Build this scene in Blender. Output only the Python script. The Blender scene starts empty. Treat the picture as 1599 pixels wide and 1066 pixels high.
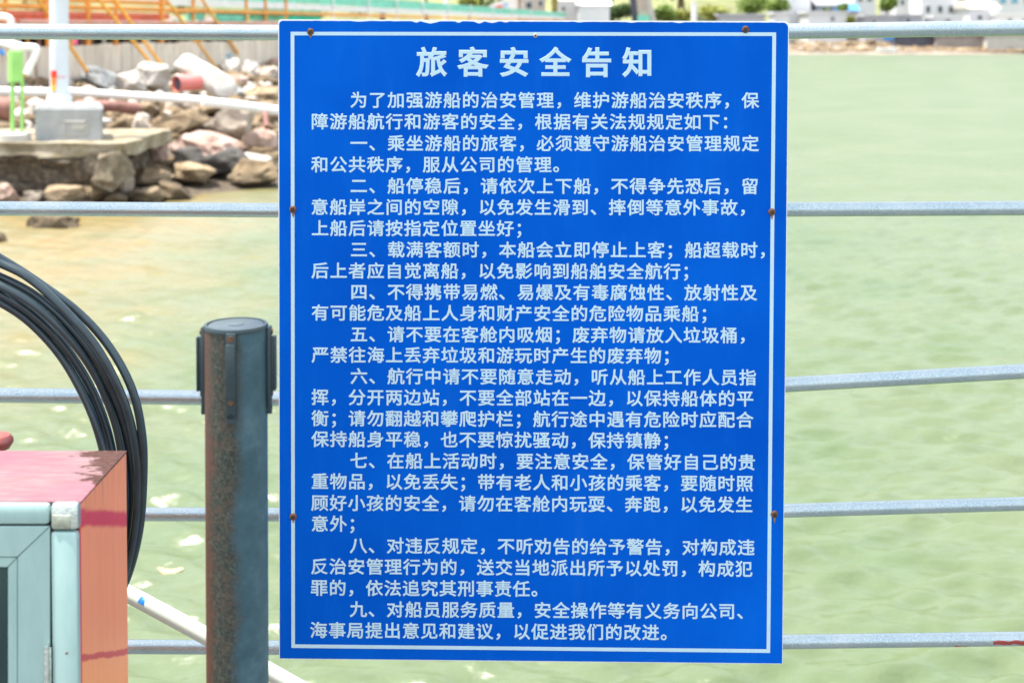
import bpy, bmesh, math, random
from mathutils import Vector, Matrix, noise
S = bpy.context.scene
C = S.collection
R = math.radians
# ------------------------------------------------------------------ camera
F_PX, W_PX, CX, PITCH, EYE, HORIZON = 2150.0, 1599.0, 799.5, R(1.8), 3.3, 40.0
V0 = HORIZON + F_PX * math.tan(PITCH)
cam_d = bpy.data.cameras.new('camera'); cam = bpy.data.objects.new('camera', cam_d); C.objects.link(cam)
cam.location = (0, 0, EYE); cam.rotation_euler = (R(90) - PITCH, 0, 0)
cam_d.sensor_width = 36; cam_d.lens = 36 * F_PX / W_PX
cam_d.shift_y = -(533 - V0) / W_PX
cam_d.clip_start = .05; cam_d.clip_end = 3000
cam_d.dof.use_dof = True; cam_d.dof.focus_distance = 2.5; cam_d.dof.aperture_fstop = 5.6
S.camera = cam
# ------------------------------------------------------------------ sky, sun, exposure
SUN_AZ, SUN_EL = R(-90), R(71)
to_sun = Vector((math.sin(SUN_AZ) * math.cos(SUN_EL), math.cos(SUN_AZ) * math.cos(SUN_EL), math.sin(SUN_EL)))
wd = bpy.data.worlds.new('World'); S.world = wd; wd.use_nodes = True
nt = wd.node_tree; bg = nt.nodes['Background']
sky = nt.nodes.new('ShaderNodeTexSky'); sky.sky_type = 'NISHITA'; sky.sun_disc = False
sky.sun_elevation = SUN_EL; sky.sun_rotation = SUN_AZ % (2 * math.pi); sky.dust_density = 1.2; sky.air_density = 1.0
veil = nt.nodes.new('ShaderNodeMix'); veil.data_type = 'RGBA'; veil.inputs[0].default_value = .5    # thin bright cloud over the whole sky
veil.inputs[7].default_value = (10.2, 10.7, 11.2, 1); nt.links.new(sky.outputs[0], veil.inputs[6])
nt.links.new(veil.outputs[2], bg.inputs['Color']); bg.inputs['Strength'].default_value = 0.11
sl = bpy.data.lights.new('sun', 'SUN'); sun = bpy.data.objects.new('sun', sl); C.objects.link(sun)
sl.energy = 5.0; sl.angle = R(.55); sl.color = (1, .95, .88)
sun.rotation_euler = to_sun.to_track_quat('Z', 'Y').to_euler(); sun.location = (0, 0, 30)
S.view_settings.view_transform = 'Standard'; S.view_settings.look = 'None'
S.view_settings.exposure = 1.27; S.view_settings.gamma = 1; S.view_settings.use_curve_mapping = False

# ------------------------------------------------------------------ points of the place, measured along the view
def P(u, v, Y):
    x = (u - CX) / F_PX; y = -(v - V0) / F_PX
    dy = math.cos(PITCH) + y * math.sin(PITCH); dz = -math.sin(PITCH) + y * math.cos(PITCH)
    t = Y / dy
    return Vector((x * t, Y, EYE + dz * t))
def ppm(Y): return F_PX / Y
def DW(u): return 39900.0 / (1140.0 - u)          # the jetty runs away from us
SH = [(-900, 420), (-400, 352), (0, 332), (120, 330), (200, 322), (300, 300), (435, 286), (600, 235), (800, 165), (950, 120), (1100, 97)]
def DS(u):
    for (a, b), (c, d) in zip(SH, SH[1:]):
        if u <= c:
            v = b + (d - b) * (u - a) / (c - a); return EYE * F_PX / (v - HORIZON)
    return EYE * F_PX / (97 - HORIZON)
def bank_z(u, Y):
    t = (Y - DS(u)) / (DW(u) - DS(u))
    if t <= 0: return -1.6 * min(1, -t * 1.2)
    return 1.75 * min(t, 1) ** .75
def B(u, v):                                       # the point of the bank seen at u, v
    lo, hi = DS(u) * .8, DW(u)
    for _ in range(30):
        m = (lo + hi) / 2; p = P(u, v, m)
        if p.z > bank_z(u, m): lo = m
        else: hi = m
    return P(u, v, lo)
def PR(u, v, off=0.0): return P(u, v, DW(u) + off)

# ------------------------------------------------------------------ materials
MATS = {}
def ramp(nt, fac, stops):
    r = nt.nodes.new('ShaderNodeValToRGB'); e = r.color_ramp.elements
    while len(e) < len(stops): e.new(.5)
    for k, (p, c) in enumerate(stops): e[k].position = p; e[k].color = (*c, 1) if len(c) == 3 else c
    nt.links.new(fac, r.inputs[0]); return r.outputs[0]
def nz(nt, scale, detail=4, rough=.6, vec=None, stretch=None, coord='Object'):
    n = nt.nodes.new('ShaderNodeTexNoise'); n.inputs['Scale'].default_value = scale
    n.inputs['Detail'].default_value = detail; n.inputs['Roughness'].default_value = rough
    if vec is None:
        tc = nt.nodes.new('ShaderNodeTexCoord'); vec = tc.outputs[coord]
    if stretch:
        m = nt.nodes.new('ShaderNodeMapping'); m.inputs['Scale'].default_value = stretch
        nt.links.new(vec, m.inputs[0]); vec = m.outputs[0]
    nt.links.new(vec, n.inputs['Vector']); return n.outputs['Fac']
def mixc(nt, fac, a, b, mode='MIX'):
    m = nt.nodes.new('ShaderNodeMix'); m.data_type = 'RGBA'; m.blend_type = mode
    for s, k in ((fac, 0), (a, 6), (b, 7)):
        if isinstance(s, (int, float)): m.inputs[k].default_value = s
        elif isinstance(s, tuple): m.inputs[k].default_value = (*s, 1)
        else: nt.links.new(s, m.inputs[k])
    return m.outputs[2]
def mth(nt, op, a, b=0.0, clamp=False):
    m = nt.nodes.new('ShaderNodeMath'); m.operation = op; m.use_clamp = clamp
    for s, k in ((a, 0), (b, 1)):
        if isinstance(s, (int, float)): m.inputs[k].default_value = s
        else: nt.links.new(s, m.inputs[k])
    return m.outputs[0]
def sepxyz(nt, coord='Object'):
    tc = nt.nodes.new('ShaderNodeTexCoord'); s = nt.nodes.new('ShaderNodeSeparateXYZ')
    if coord == 'Position':
        g = nt.nodes.new('ShaderNodeNewGeometry'); nt.links.new(g.outputs['Position'], s.inputs[0])
    else: nt.links.new(tc.outputs[coord], s.inputs[0])
    return s.outputs
def base(name):
    m = bpy.data.materials.new(name); m.use_nodes = True
    return m, m.node_tree, m.node_tree.nodes['Principled BSDF']
def bump(nt, bs, h, strength=.3, dist=.01):
    b = nt.nodes.new('ShaderNodeBump'); b.inputs['Strength'].default_value = strength
    b.inputs['Distance'].default_value = dist; nt.links.new(h, b.inputs['Height'])
    nt.links.new(b.outputs[0], bs.inputs['Normal'])
def M(name, col, rough=.6, metal=0.0, var=.25, scale=6, bmp=.15, bd=.01, stretch=None, jitter=0.0, coat=0):
    if name in MATS: return MATS[name]
    m, nt, bs = base(name)
    n = nz(nt, scale, 5, .65, stretch=stretch)
    lo = tuple(max(0, c * (1 - var)) for c in col); hi = tuple(min(1, c * (1 + var)) for c in col)
    c = ramp(nt, n, [(.3, lo), (.7, hi)])
    if jitter:
        oi = nt.nodes.new('ShaderNodeObjectInfo')
        f = mth(nt, 'MULTIPLY_ADD', oi.outputs['Random'], jitter); f.node.inputs[2].default_value = 1 - jitter / 2
        cc = nt.nodes.new('ShaderNodeCombineColor')
        for k in range(3): nt.links.new(f, cc.inputs[k])
        c = mixc(nt, 1.0, c, cc.outputs[0], 'MULTIPLY')
    nt.links.new(c, bs.inputs['Base Color'])
    bs.inputs['Roughness'].default_value = rough; bs.inputs['Metallic'].default_value = metal
    if coat: bs.inputs['Coat Weight'].default_value = coat
    if bmp: bump(nt, bs, nz(nt, scale * 4, 5, .7), bmp, bd)
    MATS[name] = m; return m

# ------------------------------------------------------------------ mesh helpers
ROOT = {}
def tag(o, label=None, cat=None, group=None, kind=None):
    for k, v in (('label', label), ('category', cat), ('group', group), ('kind', kind)):
        if v: o[k] = v
    return o
def thing(name, label, cat, loc, group=None):
    o = bpy.data.objects.new(name, None); C.objects.link(o); o.empty_display_size = .1
    o.location = loc; ROOT[o] = Vector(loc); return tag(o, label, cat, group)
def obj(name, bm, mat, parent=None, smooth=False, loc=None, crease=38):
    """bm is in world coordinates; the mesh is stored relative to its thing"""
    me = bpy.data.meshes.new(name)
    bmesh.ops.recalc_face_normals(bm, faces=bm.faces)
    root = ROOT[parent] if parent else Vector(loc) if loc is not None else Vector((0, 0, 0))
    bmesh.ops.translate(bm, vec=-root, verts=bm.verts)
    if smooth:
        for f in bm.faces: f.smooth = True
        for e in bm.edges:
            if len(e.link_faces) == 2 and e.calc_face_angle(0) > R(crease): e.smooth = False
    bm.to_mesh(me); bm.free()
    if isinstance(mat, (list, tuple)):
        for x in mat: me.materials.append(x)
    else: me.materials.append(mat)
    o = bpy.data.objects.new(name, me); C.objects.link(o)
    if parent: o.parent = parent
    else: o.location = root
    ROOT[o] = root; return o
def box(bm, c, s, rot=None, bev=0.0):
    r = bmesh.ops.create_cube(bm, size=1)['verts']
    mt = Matrix.Translation(Vector(c)) @ (rot.to_4x4() if rot else Matrix()) @ Matrix.Diagonal((*s, 1))
    bmesh.ops.transform(bm, matrix=mt, verts=r)
    if bev:
        es = {e for v in r for e in v.link_edges}
        bmesh.ops.bevel(bm, geom=list(es), offset=bev, segments=2, affect='EDGES', profile=.5)
def mk(fn, *a, **k):
    bm = bmesh.new(); fn(bm, *a, **k); return bm
def frame(d):
    d = d.normalized(); a = Vector((0, 0, 1)) if abs(d.z) < .9 else Vector((1, 0, 0))
    x = d.cross(a).normalized(); return x, d.cross(x).normalized()
def tube(bm, pts, r, seg=12, closed=False, cap=True):
    pts = [Vector(p) for p in pts]; n = len(pts); rings = []
    px = None
    for i, p in enumerate(pts):
        if closed: d = pts[(i + 1) % n] - pts[i - 1]
        else: d = pts[min(i + 1, n - 1)] - pts[max(i - 1, 0)]
        if px is None: x, y = frame(d)
        else:
            dn = d.normalized(); x = (px - dn * px.dot(dn)).normalized(); y = dn.cross(x)
        px = x
        rr = r[i] if isinstance(r, (list, tuple)) else r
        rings.append([bm.verts.new(p + (x * math.cos(a) + y * math.sin(a)) * rr) for a in [2 * math.pi * k / seg for k in range(seg)]])
    m = n if closed else n - 1
    for i in range(m):
        A, Bn = rings[i], rings[(i + 1) % n]
        for k in range(seg): bm.faces.new((A[k], A[(k + 1) % seg], Bn[(k + 1) % seg], Bn[k]))
    if cap and not closed: bm.faces.new(rings[0]); bm.faces.new(rings[-1][::-1])
def catmull(pts, k=6, closed=False):
    pts = [Vector(p) for p in pts]; n = len(pts); out = []
    rng = range(n if closed else n - 1)
    for i in rng:
        g = lambda j: pts[j % n] if closed else pts[max(0, min(n - 1, j))]
        a, b, c, d = g(i - 1), g(i), g(i + 1), g(i + 2)
        for s in range(k):
            t = s / k
            out.append(.5 * (2 * b + (c - a) * t + (2 * a - 5 * b + 4 * c - d) * t * t + (3 * b - a - 3 * c + d) * t ** 3))
    if not closed: out.append(pts[-1])
    return out
def lathe(bm, c, prof, seg=48):
    rings = [[bm.verts.new(Vector(c) + Vector((r * math.cos(2 * math.pi * k / seg), r * math.sin(2 * math.pi * k / seg), z))) for k in range(seg)] for r, z in prof]
    for A, Bn in zip(rings, rings[1:]):
        for k in range(seg): bm.faces.new((A[k], A[(k + 1) % seg], Bn[(k + 1) % seg], Bn[k]))
    bm.faces.new(rings[0]); bm.faces.new(rings[-1][::-1])
def cyl(bm, a, b, r, seg=24): tube(bm, [a, b], r, seg)
def prism(bm, outline, thick):
    """outline: points on a plane of constant y; thick: depth away from us"""
    f = [bm.verts.new(p) for p in outline]; b = [bm.verts.new(p + Vector((0, thick, 0))) for p in outline]
    n = len(f)
    bm.faces.new(f); bm.faces.new(b[::-1])
    for i in range(n): bm.faces.new((f[i], b[i], b[(i + 1) % n], f[(i + 1) % n]))

# ------------------------------------------------------------------ material set
def m_water():
    m, nt, bs = base('green_sea_water')
    X = sepxyz(nt, 'Position')
    g = nt.nodes.new('ShaderNodeNewGeometry'); pos = g.outputs['Position']
    # silt and sand in suspension: warmer in the shallows beside the rocks
    tint = nz(nt, .35, 4, .55, vec=pos)
    green = ramp(nt, tint, [(.3, (.074, .110, .044)), (.7, (.106, .130, .066))])
    d1 = mth(nt, 'MULTIPLY', mth(nt, 'ADD', X[0], 3.4), -.26)
    d2 = mth(nt, 'MULTIPLY', mth(nt, 'SUBTRACT', X[1], 10.0), .11)
    sh = mth(nt, 'MINIMUM', mth(nt, 'ADD', d1, .2), d2)
    sh = mth(nt, 'ADD', sh, mth(nt, 'MULTIPLY', mth(nt, 'SUBTRACT', nz(nt, .5, 4, .6, vec=pos), .5), .9), True)
    sand = ramp(nt, nz(nt, .9, 4, .6, vec=pos), [(.35, (.25, .155, .055)), (.65, (.19, .165, .08))])
    nt.links.new(mixc(nt, mth(nt, 'MULTIPLY', sh, .78), green, sand), bs.inputs['Base Color'])
    bs.inputs['IOR'].default_value = 1.5
    f = nt.nodes.new('ShaderNodeMapRange'); nt.links.new(X[1], f.inputs[0])
    f.inputs[1].default_value = 12; f.inputs[2].default_value = 90; f.inputs[3].default_value = .3; f.inputs[4].default_value = .40
    nt.links.new(f.outputs[0], bs.inputs['Roughness'])
    hf = mth(nt, 'MULTIPLY', nz(nt, .8, 4, .6, vec=pos, stretch=(.6, 1.2, 1)), 7.0)
    bump(nt, bs, mth(nt, 'ADD', nz(nt, 6.0, 3, .6, vec=pos, stretch=(.7, 1.1, 1)), hf), .7, .028)
    return m
def m_rock(name, cols, wet=.45, scale=2.2):
    if name in MATS: return MATS[name]
    m, nt, bs = base(name)
    g = nt.nodes.new('ShaderNodeNewGeometry'); pos = g.outputs['Position']; X = sepxyz(nt, 'Position')
    oi = nt.nodes.new('ShaderNodeObjectInfo')
    n = nz(nt, scale, 6, .7, vec=pos)
    c = ramp(nt, n, [(.3, cols[0]), (.5, cols[1]), (.72, cols[2])])
    j = mth(nt, 'MULTIPLY_ADD', oi.outputs['Random'], .4); j.node.inputs[2].default_value = .8
    cc = nt.nodes.new('ShaderNodeCombineColor')
    for k in range(3): nt.links.new(j, cc.inputs[k])
    c = mixc(nt, 1.0, c, cc.outputs[0], 'MULTIPLY')
    # weed and wet silt below the tide line
    t = mth(nt, 'ADD', X[2], mth(nt, 'MULTIPLY', mth(nt, 'SUBTRACT', nz(nt, 3, 4, .7, vec=pos), .5), .5))
    f = nt.nodes.new('ShaderNodeMapRange'); nt.links.new(t, f.inputs[0])
    f.inputs[1].default_value = wet - .22; f.inputs[2].default_value = wet + .1; f.inputs[3].default_value = 1; f.inputs[4].default_value = 0
    weed = ramp(nt, nz(nt, 9, 5, .7, vec=pos), [(.35, (.035, .027, .02)), (.7, (.17, .125, .07))])
    nt.links.new(mixc(nt, mth(nt, 'MULTIPLY', f.outputs[0], .85), c, weed), bs.inputs['Base Color'])
    bs.inputs['Roughness'].default_value = .85
    bump(nt, bs, nz(nt, 9, 6, .75, vec=pos), .9, .09)
    MATS[name] = m; return m
ROCK = {
    'tan': lambda: m_rock('tan_rock', [(.16, .105, .055), (.34, .25, .15), (.48, .38, .25)], .35),
    'pale': lambda: m_rock('pale_rock', [(.24, .18, .12), (.42, .35, .28), (.55, .48, .41)], .2),
    'pink': lambda: m_rock('pinkish_rock', [(.30, .15, .10), (.46, .33, .27), (.58, .47, .42)], .25),
    'white': lambda: m_rock('whitish_rubble', [(.36, .31, .25), (.52, .48, .43), (.64, .60, .57)], -1),
    'dark': lambda: m_rock('dark_wet_rock', [(.025, .022, .02), (.055, .05, .045), (.12, .11, .09)], -1),
    'brown': lambda: m_rock('brown_weedy_rock', [(.08, .052, .025), (.20, .14, .075), (.36, .27, .16)], .35),
    'grey': lambda: m_rock('grey_rock', [(.16, .17, .17), (.24, .25, .25), (.38, .38, .37)], -1),
}
def m_rail():
    m, nt, bs = base('galvanised_pipe')
    sp = nz(nt, 330, 3, .8); blot = nz(nt, 9, 5, .65)
    c1 = ramp(nt, sp, [(.32, (.24, .33, .36)), (.54, (.38, .46, .49)), (.78, (.62, .66, .67))])
    c = mixc(nt, ramp(nt, blot, [(.42, (0, 0, 0)), (.68, (.55, .55, .55))]), c1, (.50, .54, .54))
    rust = nz(nt, 45, 5, .75)
    c = mixc(nt, ramp(nt, rust, [(.66, (0, 0, 0)), (.74, (.8, .8, .8))]), c, (.15, .085, .05))
    nt.links.new(c, bs.inputs['Base Color'])
    bs.inputs['Metallic'].default_value = .82; bs.inputs['Roughness'].default_value = .25
    bump(nt, bs, sp, .35, .002); return m
def m_rail_paint():
    m = m_rail().copy(); m.name = 'galvanised_pipe_with_red_paint'; nt = m.node_tree; bs = nt.nodes['Principled BSDF']
    X = sepxyz(nt, 'Position')
    src = bs.inputs['Base Color'].links[0].from_socket
    n = nz(nt, 60, 4, .6)
    def band(a, b, zc, up):
        fx = mth(nt, 'MULTIPLY', mth(nt, 'GREATER_THAN', X[0], a), mth(nt, 'LESS_THAN', X[0], b))
        e = mth(nt, 'ADD', X[2], mth(nt, 'MULTIPLY', mth(nt, 'SUBTRACT', n, .5), .012))
        return mth(nt, 'MULTIPLY', fx, mth(nt, 'GREATER_THAN' if up else 'LESS_THAN', e, zc))
    p1 = P(1547, 996, 2.74); p2 = P(1488, 1000, 2.74); p3 = P(1508, 1000, 2.74)
    c = mixc(nt, mth(nt, 'MULTIPLY', band(p1.x, p1.x + .6, P(1570, 1001, 2.74).z, True), band(p1.x, p1.x + .6, P(1570, 994.5, 2.74).z, False)), src, (.42, .09, .08))
    c = mixc(nt, band(p2.x, p3.x, P(1500, 1003, 2.74).z, False), c, (.45, .06, .04))
    nt.links.new(c, bs.inputs['Base Color']); return m
def m_blue():
    m, nt, bs = base('blue_sign_film')
    n = nz(nt, 3.5, 3, .5); f = nz(nt, 30, 5, .7, stretch=(1, 1, .25))
    c = ramp(nt, n, [(.28, (.0003, .072, .44)), (.72, (.0008, .106, .55))])
    c = mixc(nt, ramp(nt, f, [(.52, (0, 0, 0)), (.8, (.22, .22, .22))]), c, (.01, .16, .62))
    wr = nz(nt, 17, 4, .65, stretch=(1, 1, .07))
    c = mixc(nt, ramp(nt, wr, [(.6, (0, 0, 0)), (.8, (.13, .13, .13))]), c, (.03, .17, .52))
    sl_n = nz(nt, 55, 3, .7, stretch=(.12, 1, 1.6))
    c = mixc(nt, ramp(nt, sl_n, [(.72, (0, 0, 0)), (.76, (.3, .3, .3))]), c, (.05, .22, .62))
    sc = nz(nt, 210, 3, .6)
    c = mixc(nt, ramp(nt, sc, [(.755, (0, 0, 0)), (.79, (.5, .5, .5))]), c, (.012, .12, .25))
    nt.links.new(c, bs.inputs['Base Color'])
    bs.inputs['Roughness'].default_value = .5; bs.inputs['IOR'].default_value = 1.3; bs.inputs['Specular IOR Level'].default_value = .06
    bump(nt, bs, nz(nt, 6, 3, .5), .08, .01); return m
def m_patina():
    """oxidised post: brown green crust on one side, smoother with sky reflection painted blue grey on the other"""
    m, nt, bs = base('weathered_post_with_reflections')
    X = sepxyz(nt); n = nz(nt, 18, 5, .7); nl = nz(nt, 7, 4, .6)
    e = mth(nt, 'ADD', X[0], mth(nt, 'MULTIPLY', mth(nt, 'SUBTRACT', n, .5), .03))
    e = mth(nt, 'ADD', e, mth(nt, 'MULTIPLY', mth(nt, 'SUBTRACT', nl, .5), .04))
    f = nt.nodes.new('ShaderNodeMapRange'); nt.links.new(e, f.inputs[0])
    f.inputs[1].default_value = .001; f.inputs[2].default_value = .016
    red = nt.nodes.new('ShaderNodeMapRange'); nt.links.new(e, red.inputs[0]); red.inputs[1].default_value = -.022; red.inputs[2].default_value = -.036
    sp = nz(nt, 230, 5, .85); spb = nz(nt, 60, 5, .75)
    crust = ramp(nt, sp, [(.36, (.006, .009, .008)), (.52, (.030, .040, .032)), (.68, (.115, .115, .075))])
    crust = mixc(nt, ramp(nt, spb, [(.46, (0, 0, 0)), (.66, (.6, .6, .6))]), crust, (.085, .048, .03))
    crust = mixc(nt, mth(nt, 'MULTIPLY', red.outputs[0], .75), crust, (.085, .032, .022))  # reflection of the red cabinet painted into the left edge
    blue = ramp(nt, nz(nt, 26, 5, .65), [(.3, (.018, .055, .072)), (.55, (.035, .085, .11)), (.75, (.07, .13, .155))])  # blue of the reflected sky, painted into the right side
    wsp = nz(nt, 55, 5, .7)
    blue = mixc(nt, ramp(nt, wsp, [(.68, (0, 0, 0)), (.76, (.45, .45, .45))]), blue, (.26, .24, .2))
    c = mixc(nt, f.outputs[0], crust, blue)
    nt.links.new(c, bs.inputs['Base Color']); bs.inputs['Metallic'].default_value = .15
    nt.links.new(mixc(nt, f.outputs[0], (.62, .62, .62), (.42, .42, .42)), bs.inputs['Roughness'])
    bump(nt, bs, sp, .25, .002); return m
def m_faded_top():
    m, nt, bs = base('faded_red_paint_with_rust')
    X = sepxyz(nt); st = nz(nt, 60, 5, .75, stretch=(.25, 1.6, 1)); big = nz(nt, 5, 3, .5)
    c = ramp(nt, st, [(.3, (.175, .075, .085)), (.55, (.20, .125, .13)), (.75, (.25, .205, .20))])
    c = mixc(nt, ramp(nt, big, [(.46, (0, 0, 0)), (.66, (.65, .65, .65))]), c, (.225, .068, .10))
    # rust eats in from the right hand and rear edges
    q = mth(nt, 'MAXIMUM', mth(nt, 'ADD', mth(nt, 'MULTIPLY', X[0], 1.0), 0), -5)
    wob = mth(nt, 'MULTIPLY', mth(nt, 'SUBTRACT', nz(nt, 22, 5, .65, stretch=(.6, 1.3, 1)), .5), .20)
    yy = mth(nt, 'MULTIPLY', X[1], .42)
    e = mth(nt, 'ADD', mth(nt, 'ADD', q, wob), yy)
    f = nt.nodes.new('ShaderNodeMapRange'); nt.links.new(e, f.inputs[0])
    f.inputs[1].default_value = -.022; f.inputs[2].default_value = -.014
    spot = mth(nt, 'GREATER_THAN', nz(nt, 11, 4, .6, stretch=(.5, 1.5, 1)), .715)
    rf = mth(nt, 'MAXIMUM', f.outputs[0], spot)
    rust = ramp(nt, nz(nt, 120, 5, .75), [(.35, (.03, .014, .012)), (.6, (.075, .032, .025)), (.75, (.17, .11, .09))])
    nt.links.new(mixc(nt, rf, c, rust), bs.inputs['Base Color'])
    nt.links.new(mixc(nt, rf, (.6, .6, .6), (.85, .85, .85)), bs.inputs['Roughness']); bs.inputs['Specular IOR Level'].default_value = .25
    bump(nt, bs, nz(nt, 150, 5, .7), .2, .002); return m
def m_red_side():
    m, nt, bs = base('glossy_red_cabinet_paint')
    st = nz(nt, 120, 4, .6, stretch=(1, 1, .03)); n2 = nz(nt, 26, 4, .6, stretch=(1, 1, .16))
    c = ramp(nt, st, [(.3, (.88, .27, .10)), (.7, (.91, .32, .125))])
    X = sepxyz(nt)
    z = mth(nt, 'ADD', X[2], mth(nt, 'MULTIPLY', n2, .10))
    f = nt.nodes.new('ShaderNodeMapRange'); nt.links.new(z, f.inputs[0])
    f.inputs[1].default_value = .0; f.inputs[2].default_value = .06
    f2 = mth(nt, 'MULTIPLY', f.outputs[0], ramp(nt, nz(nt, 90, 4, .7, stretch=(1, 1, .08)), [(.5, (0, 0, 0)), (.66, (.8, .8, .8))]))
    c = mixc(nt, f2, c, (.30, .15, .05))
    # two crimson bands: reflections of the rails painted into the colour
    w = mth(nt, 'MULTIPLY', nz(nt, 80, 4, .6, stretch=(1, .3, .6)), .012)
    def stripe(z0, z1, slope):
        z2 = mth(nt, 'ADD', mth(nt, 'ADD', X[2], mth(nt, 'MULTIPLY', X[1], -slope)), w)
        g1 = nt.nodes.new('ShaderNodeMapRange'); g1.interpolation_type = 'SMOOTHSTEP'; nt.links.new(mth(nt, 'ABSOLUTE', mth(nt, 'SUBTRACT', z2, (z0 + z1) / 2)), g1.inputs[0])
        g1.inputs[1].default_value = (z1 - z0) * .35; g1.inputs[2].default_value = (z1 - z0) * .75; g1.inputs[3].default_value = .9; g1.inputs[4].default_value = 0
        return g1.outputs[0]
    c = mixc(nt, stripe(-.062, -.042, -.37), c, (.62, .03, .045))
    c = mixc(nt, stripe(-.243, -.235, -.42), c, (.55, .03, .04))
    nt.links.new(c, bs.inputs['Base Color']); bs.inputs['Roughness'].default_value = .3
    bs.inputs['Coat Weight'].default_value = .05; bs.inputs['Coat Roughness'].default_value = .2; bs.inputs['Specular IOR Level'].default_value = .12
    bump(nt, bs, nz(nt, 12, 2, .5), .12, .004); return m
def m_alu():
    m, nt, bs = base('anodised_aluminium')
    n = nz(nt, 40, 4, .6, stretch=(1, 1, .3)); fl = nz(nt, 260, 3, .6)
    c = ramp(nt, n, [(.3, (.33, .48, .46)), (.7, (.40, .55, .52))])
    c = mixc(nt, ramp(nt, fl, [(.74, (0, 0, 0)), (.78, (.6, .6, .6))]), c, (.75, .8, .78))
    nt.links.new(c, bs.inputs['Base Color']); bs.inputs['Metallic'].default_value = .45
    bs.inputs['Roughness'].default_value = .36; return m
def m_leaf(name, a, b):
    if name in MATS: return MATS[name]
    m, nt, bs = base(name)
    g = nt.nodes.new('ShaderNodeNewGeometry')
    n = nz(nt, .9, 4, .7, vec=g.outputs['Position'])
    c = ramp(nt, n, [(.3, a), (.7, b)])
    nt.links.new(c, bs.inputs['Base Color']); bs.inputs['Roughness'].default_value = .6
    tr = nt.nodes.new('ShaderNodeBsdfTranslucent'); nt.links.new(c, tr.inputs[0])
    mx = nt.nodes.new('ShaderNodeMixShader'); mx.inputs[0].default_value = .35
    out = nt.nodes['Material Output']
    nt.links.new(bs.outputs[0], mx.inputs[1]); nt.links.new(tr.outputs[0], mx.inputs[2]); nt.links.new(mx.outputs[0], out.inputs[0])
    MATS[name] = m; return m
RAIL, RAILP = m_rail(), m_rail_paint()
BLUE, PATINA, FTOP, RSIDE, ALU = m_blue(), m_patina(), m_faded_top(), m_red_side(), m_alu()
PRINT = M('white_sign_print', (.45, .62, .70), .45, 0, .05, 20, 0)
BOARD = M('white_board_edge', (.78, .80, .80), .5, 0, .06, 30, 0)
RUSTS = M('rusty_screw', (.13, .06, .03), .7, .3, .6, 200, .4, .001)
DKMET = M('dark_screw_recess', (.015, .014, .012), .6, 0, .2, 100, 0)
ZINC = M('zinc_screw', (.45, .42, .36), .45, .6, .4, 300, .2, .001)
BLACK = M('black_rubber_hose', (.018, .034, .043), .27, 0, .25, 30, .12, .001)
PLAST = M('dark_plastic', (.018, .035, .042), .38, 0, .25, 40, .1, .001)
LID = M('black_lid', (.045, .065, .08), .42, 0, .2, 60, .15, .001)
PVC = M('white_plastic_pipe', (.50, .55, .48), .35, 0, .04, 5, 0)
PVCFAR = M('white_pipe_by_rocks', (.78, .78, .75), .5, 0, .06, 2, 0)
CHROME = M('chromed_corner', (.62, .66, .62), .16, .95, .15, 25, .5, .004)
CONC = M('grey_concrete', (.34, .35, .35), .85, 0, .2, 3.5, .3, .02)
CONCW = M('cream_concrete', (.42, .40, .36), .85, 0, .14, 3, .3, .02)
ORANGE = M('orange_scaffold_paint', (.75, .30, .045), .5, .1, .18, 4, .1)
REDT = M('red_oxide_pipe', (.60, .11, .05), .5, 0, .25, 3, .1)
MINT = M('mint_netting', (.20, .60, .44), .8, 0, .25, 2.5, .2)
GREENN = M('bright_green_netting', (.02, .50, .32), .8, 0, .25, 2, .2)
WHT = M('white_board', (.72, .72, .70), .6, 0, .08, 2, .1)
PLANK = M('tan_wall_panel', (.62, .54, .44), .85, 0, .20, 2.5, .3, .03, (3, 3, .5), .22)
BRN = M('brown_steel_pipe', (.20, .09, .07), .7, .1, .35, 5, .3)
TIMB = M('brown_timber', (.22, .14, .08), .8, 0, .3, 4, .3)
STUCCO = M('white_stucco', (.60, .60, .61), .8, 0, .06, .8, .1)
STUCG = M('grey_stucco', (.36, .36, .38), .85, 0, .12, .8, .1)
STUCC = M('cream_stucco', (.46, .43, .38), .85, 0, .1, .8, .1)
GLASS = M('dark_window_glass', (.04, .06, .07), .12, 0, .3, 1, 0)
BLUEW = M('blue_window_glass', (.10, .33, .45), .15, 0, .2, 1, 0)
FRAMEM = M('pale_window_frame', (.5, .5, .5), .6, 0, .1, 2, 0)
ROOFB = M('blue_sheet_roof', (.05, .22, .55), .5, 0, .15, 2, 0)
ROOFG = M('grey_roof', (.25, .25, .26), .8, 0, .2, 2, .2)
DARKW = M('dark_boat_shed', (.07, .07, .09), .7, 0, .3, 1, 0)
BARK = M('bark', (.16, .11, .07), .9, 0, .3, 3, .5, .05)
SAND = M('sandy_ground', (.42, .34, .26), .9, 0, .18, .6, .4, .05)
DECK = M('concrete_deck', (.10, .11, .11), .85, 0, .12, 4, .3, .004)

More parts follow.
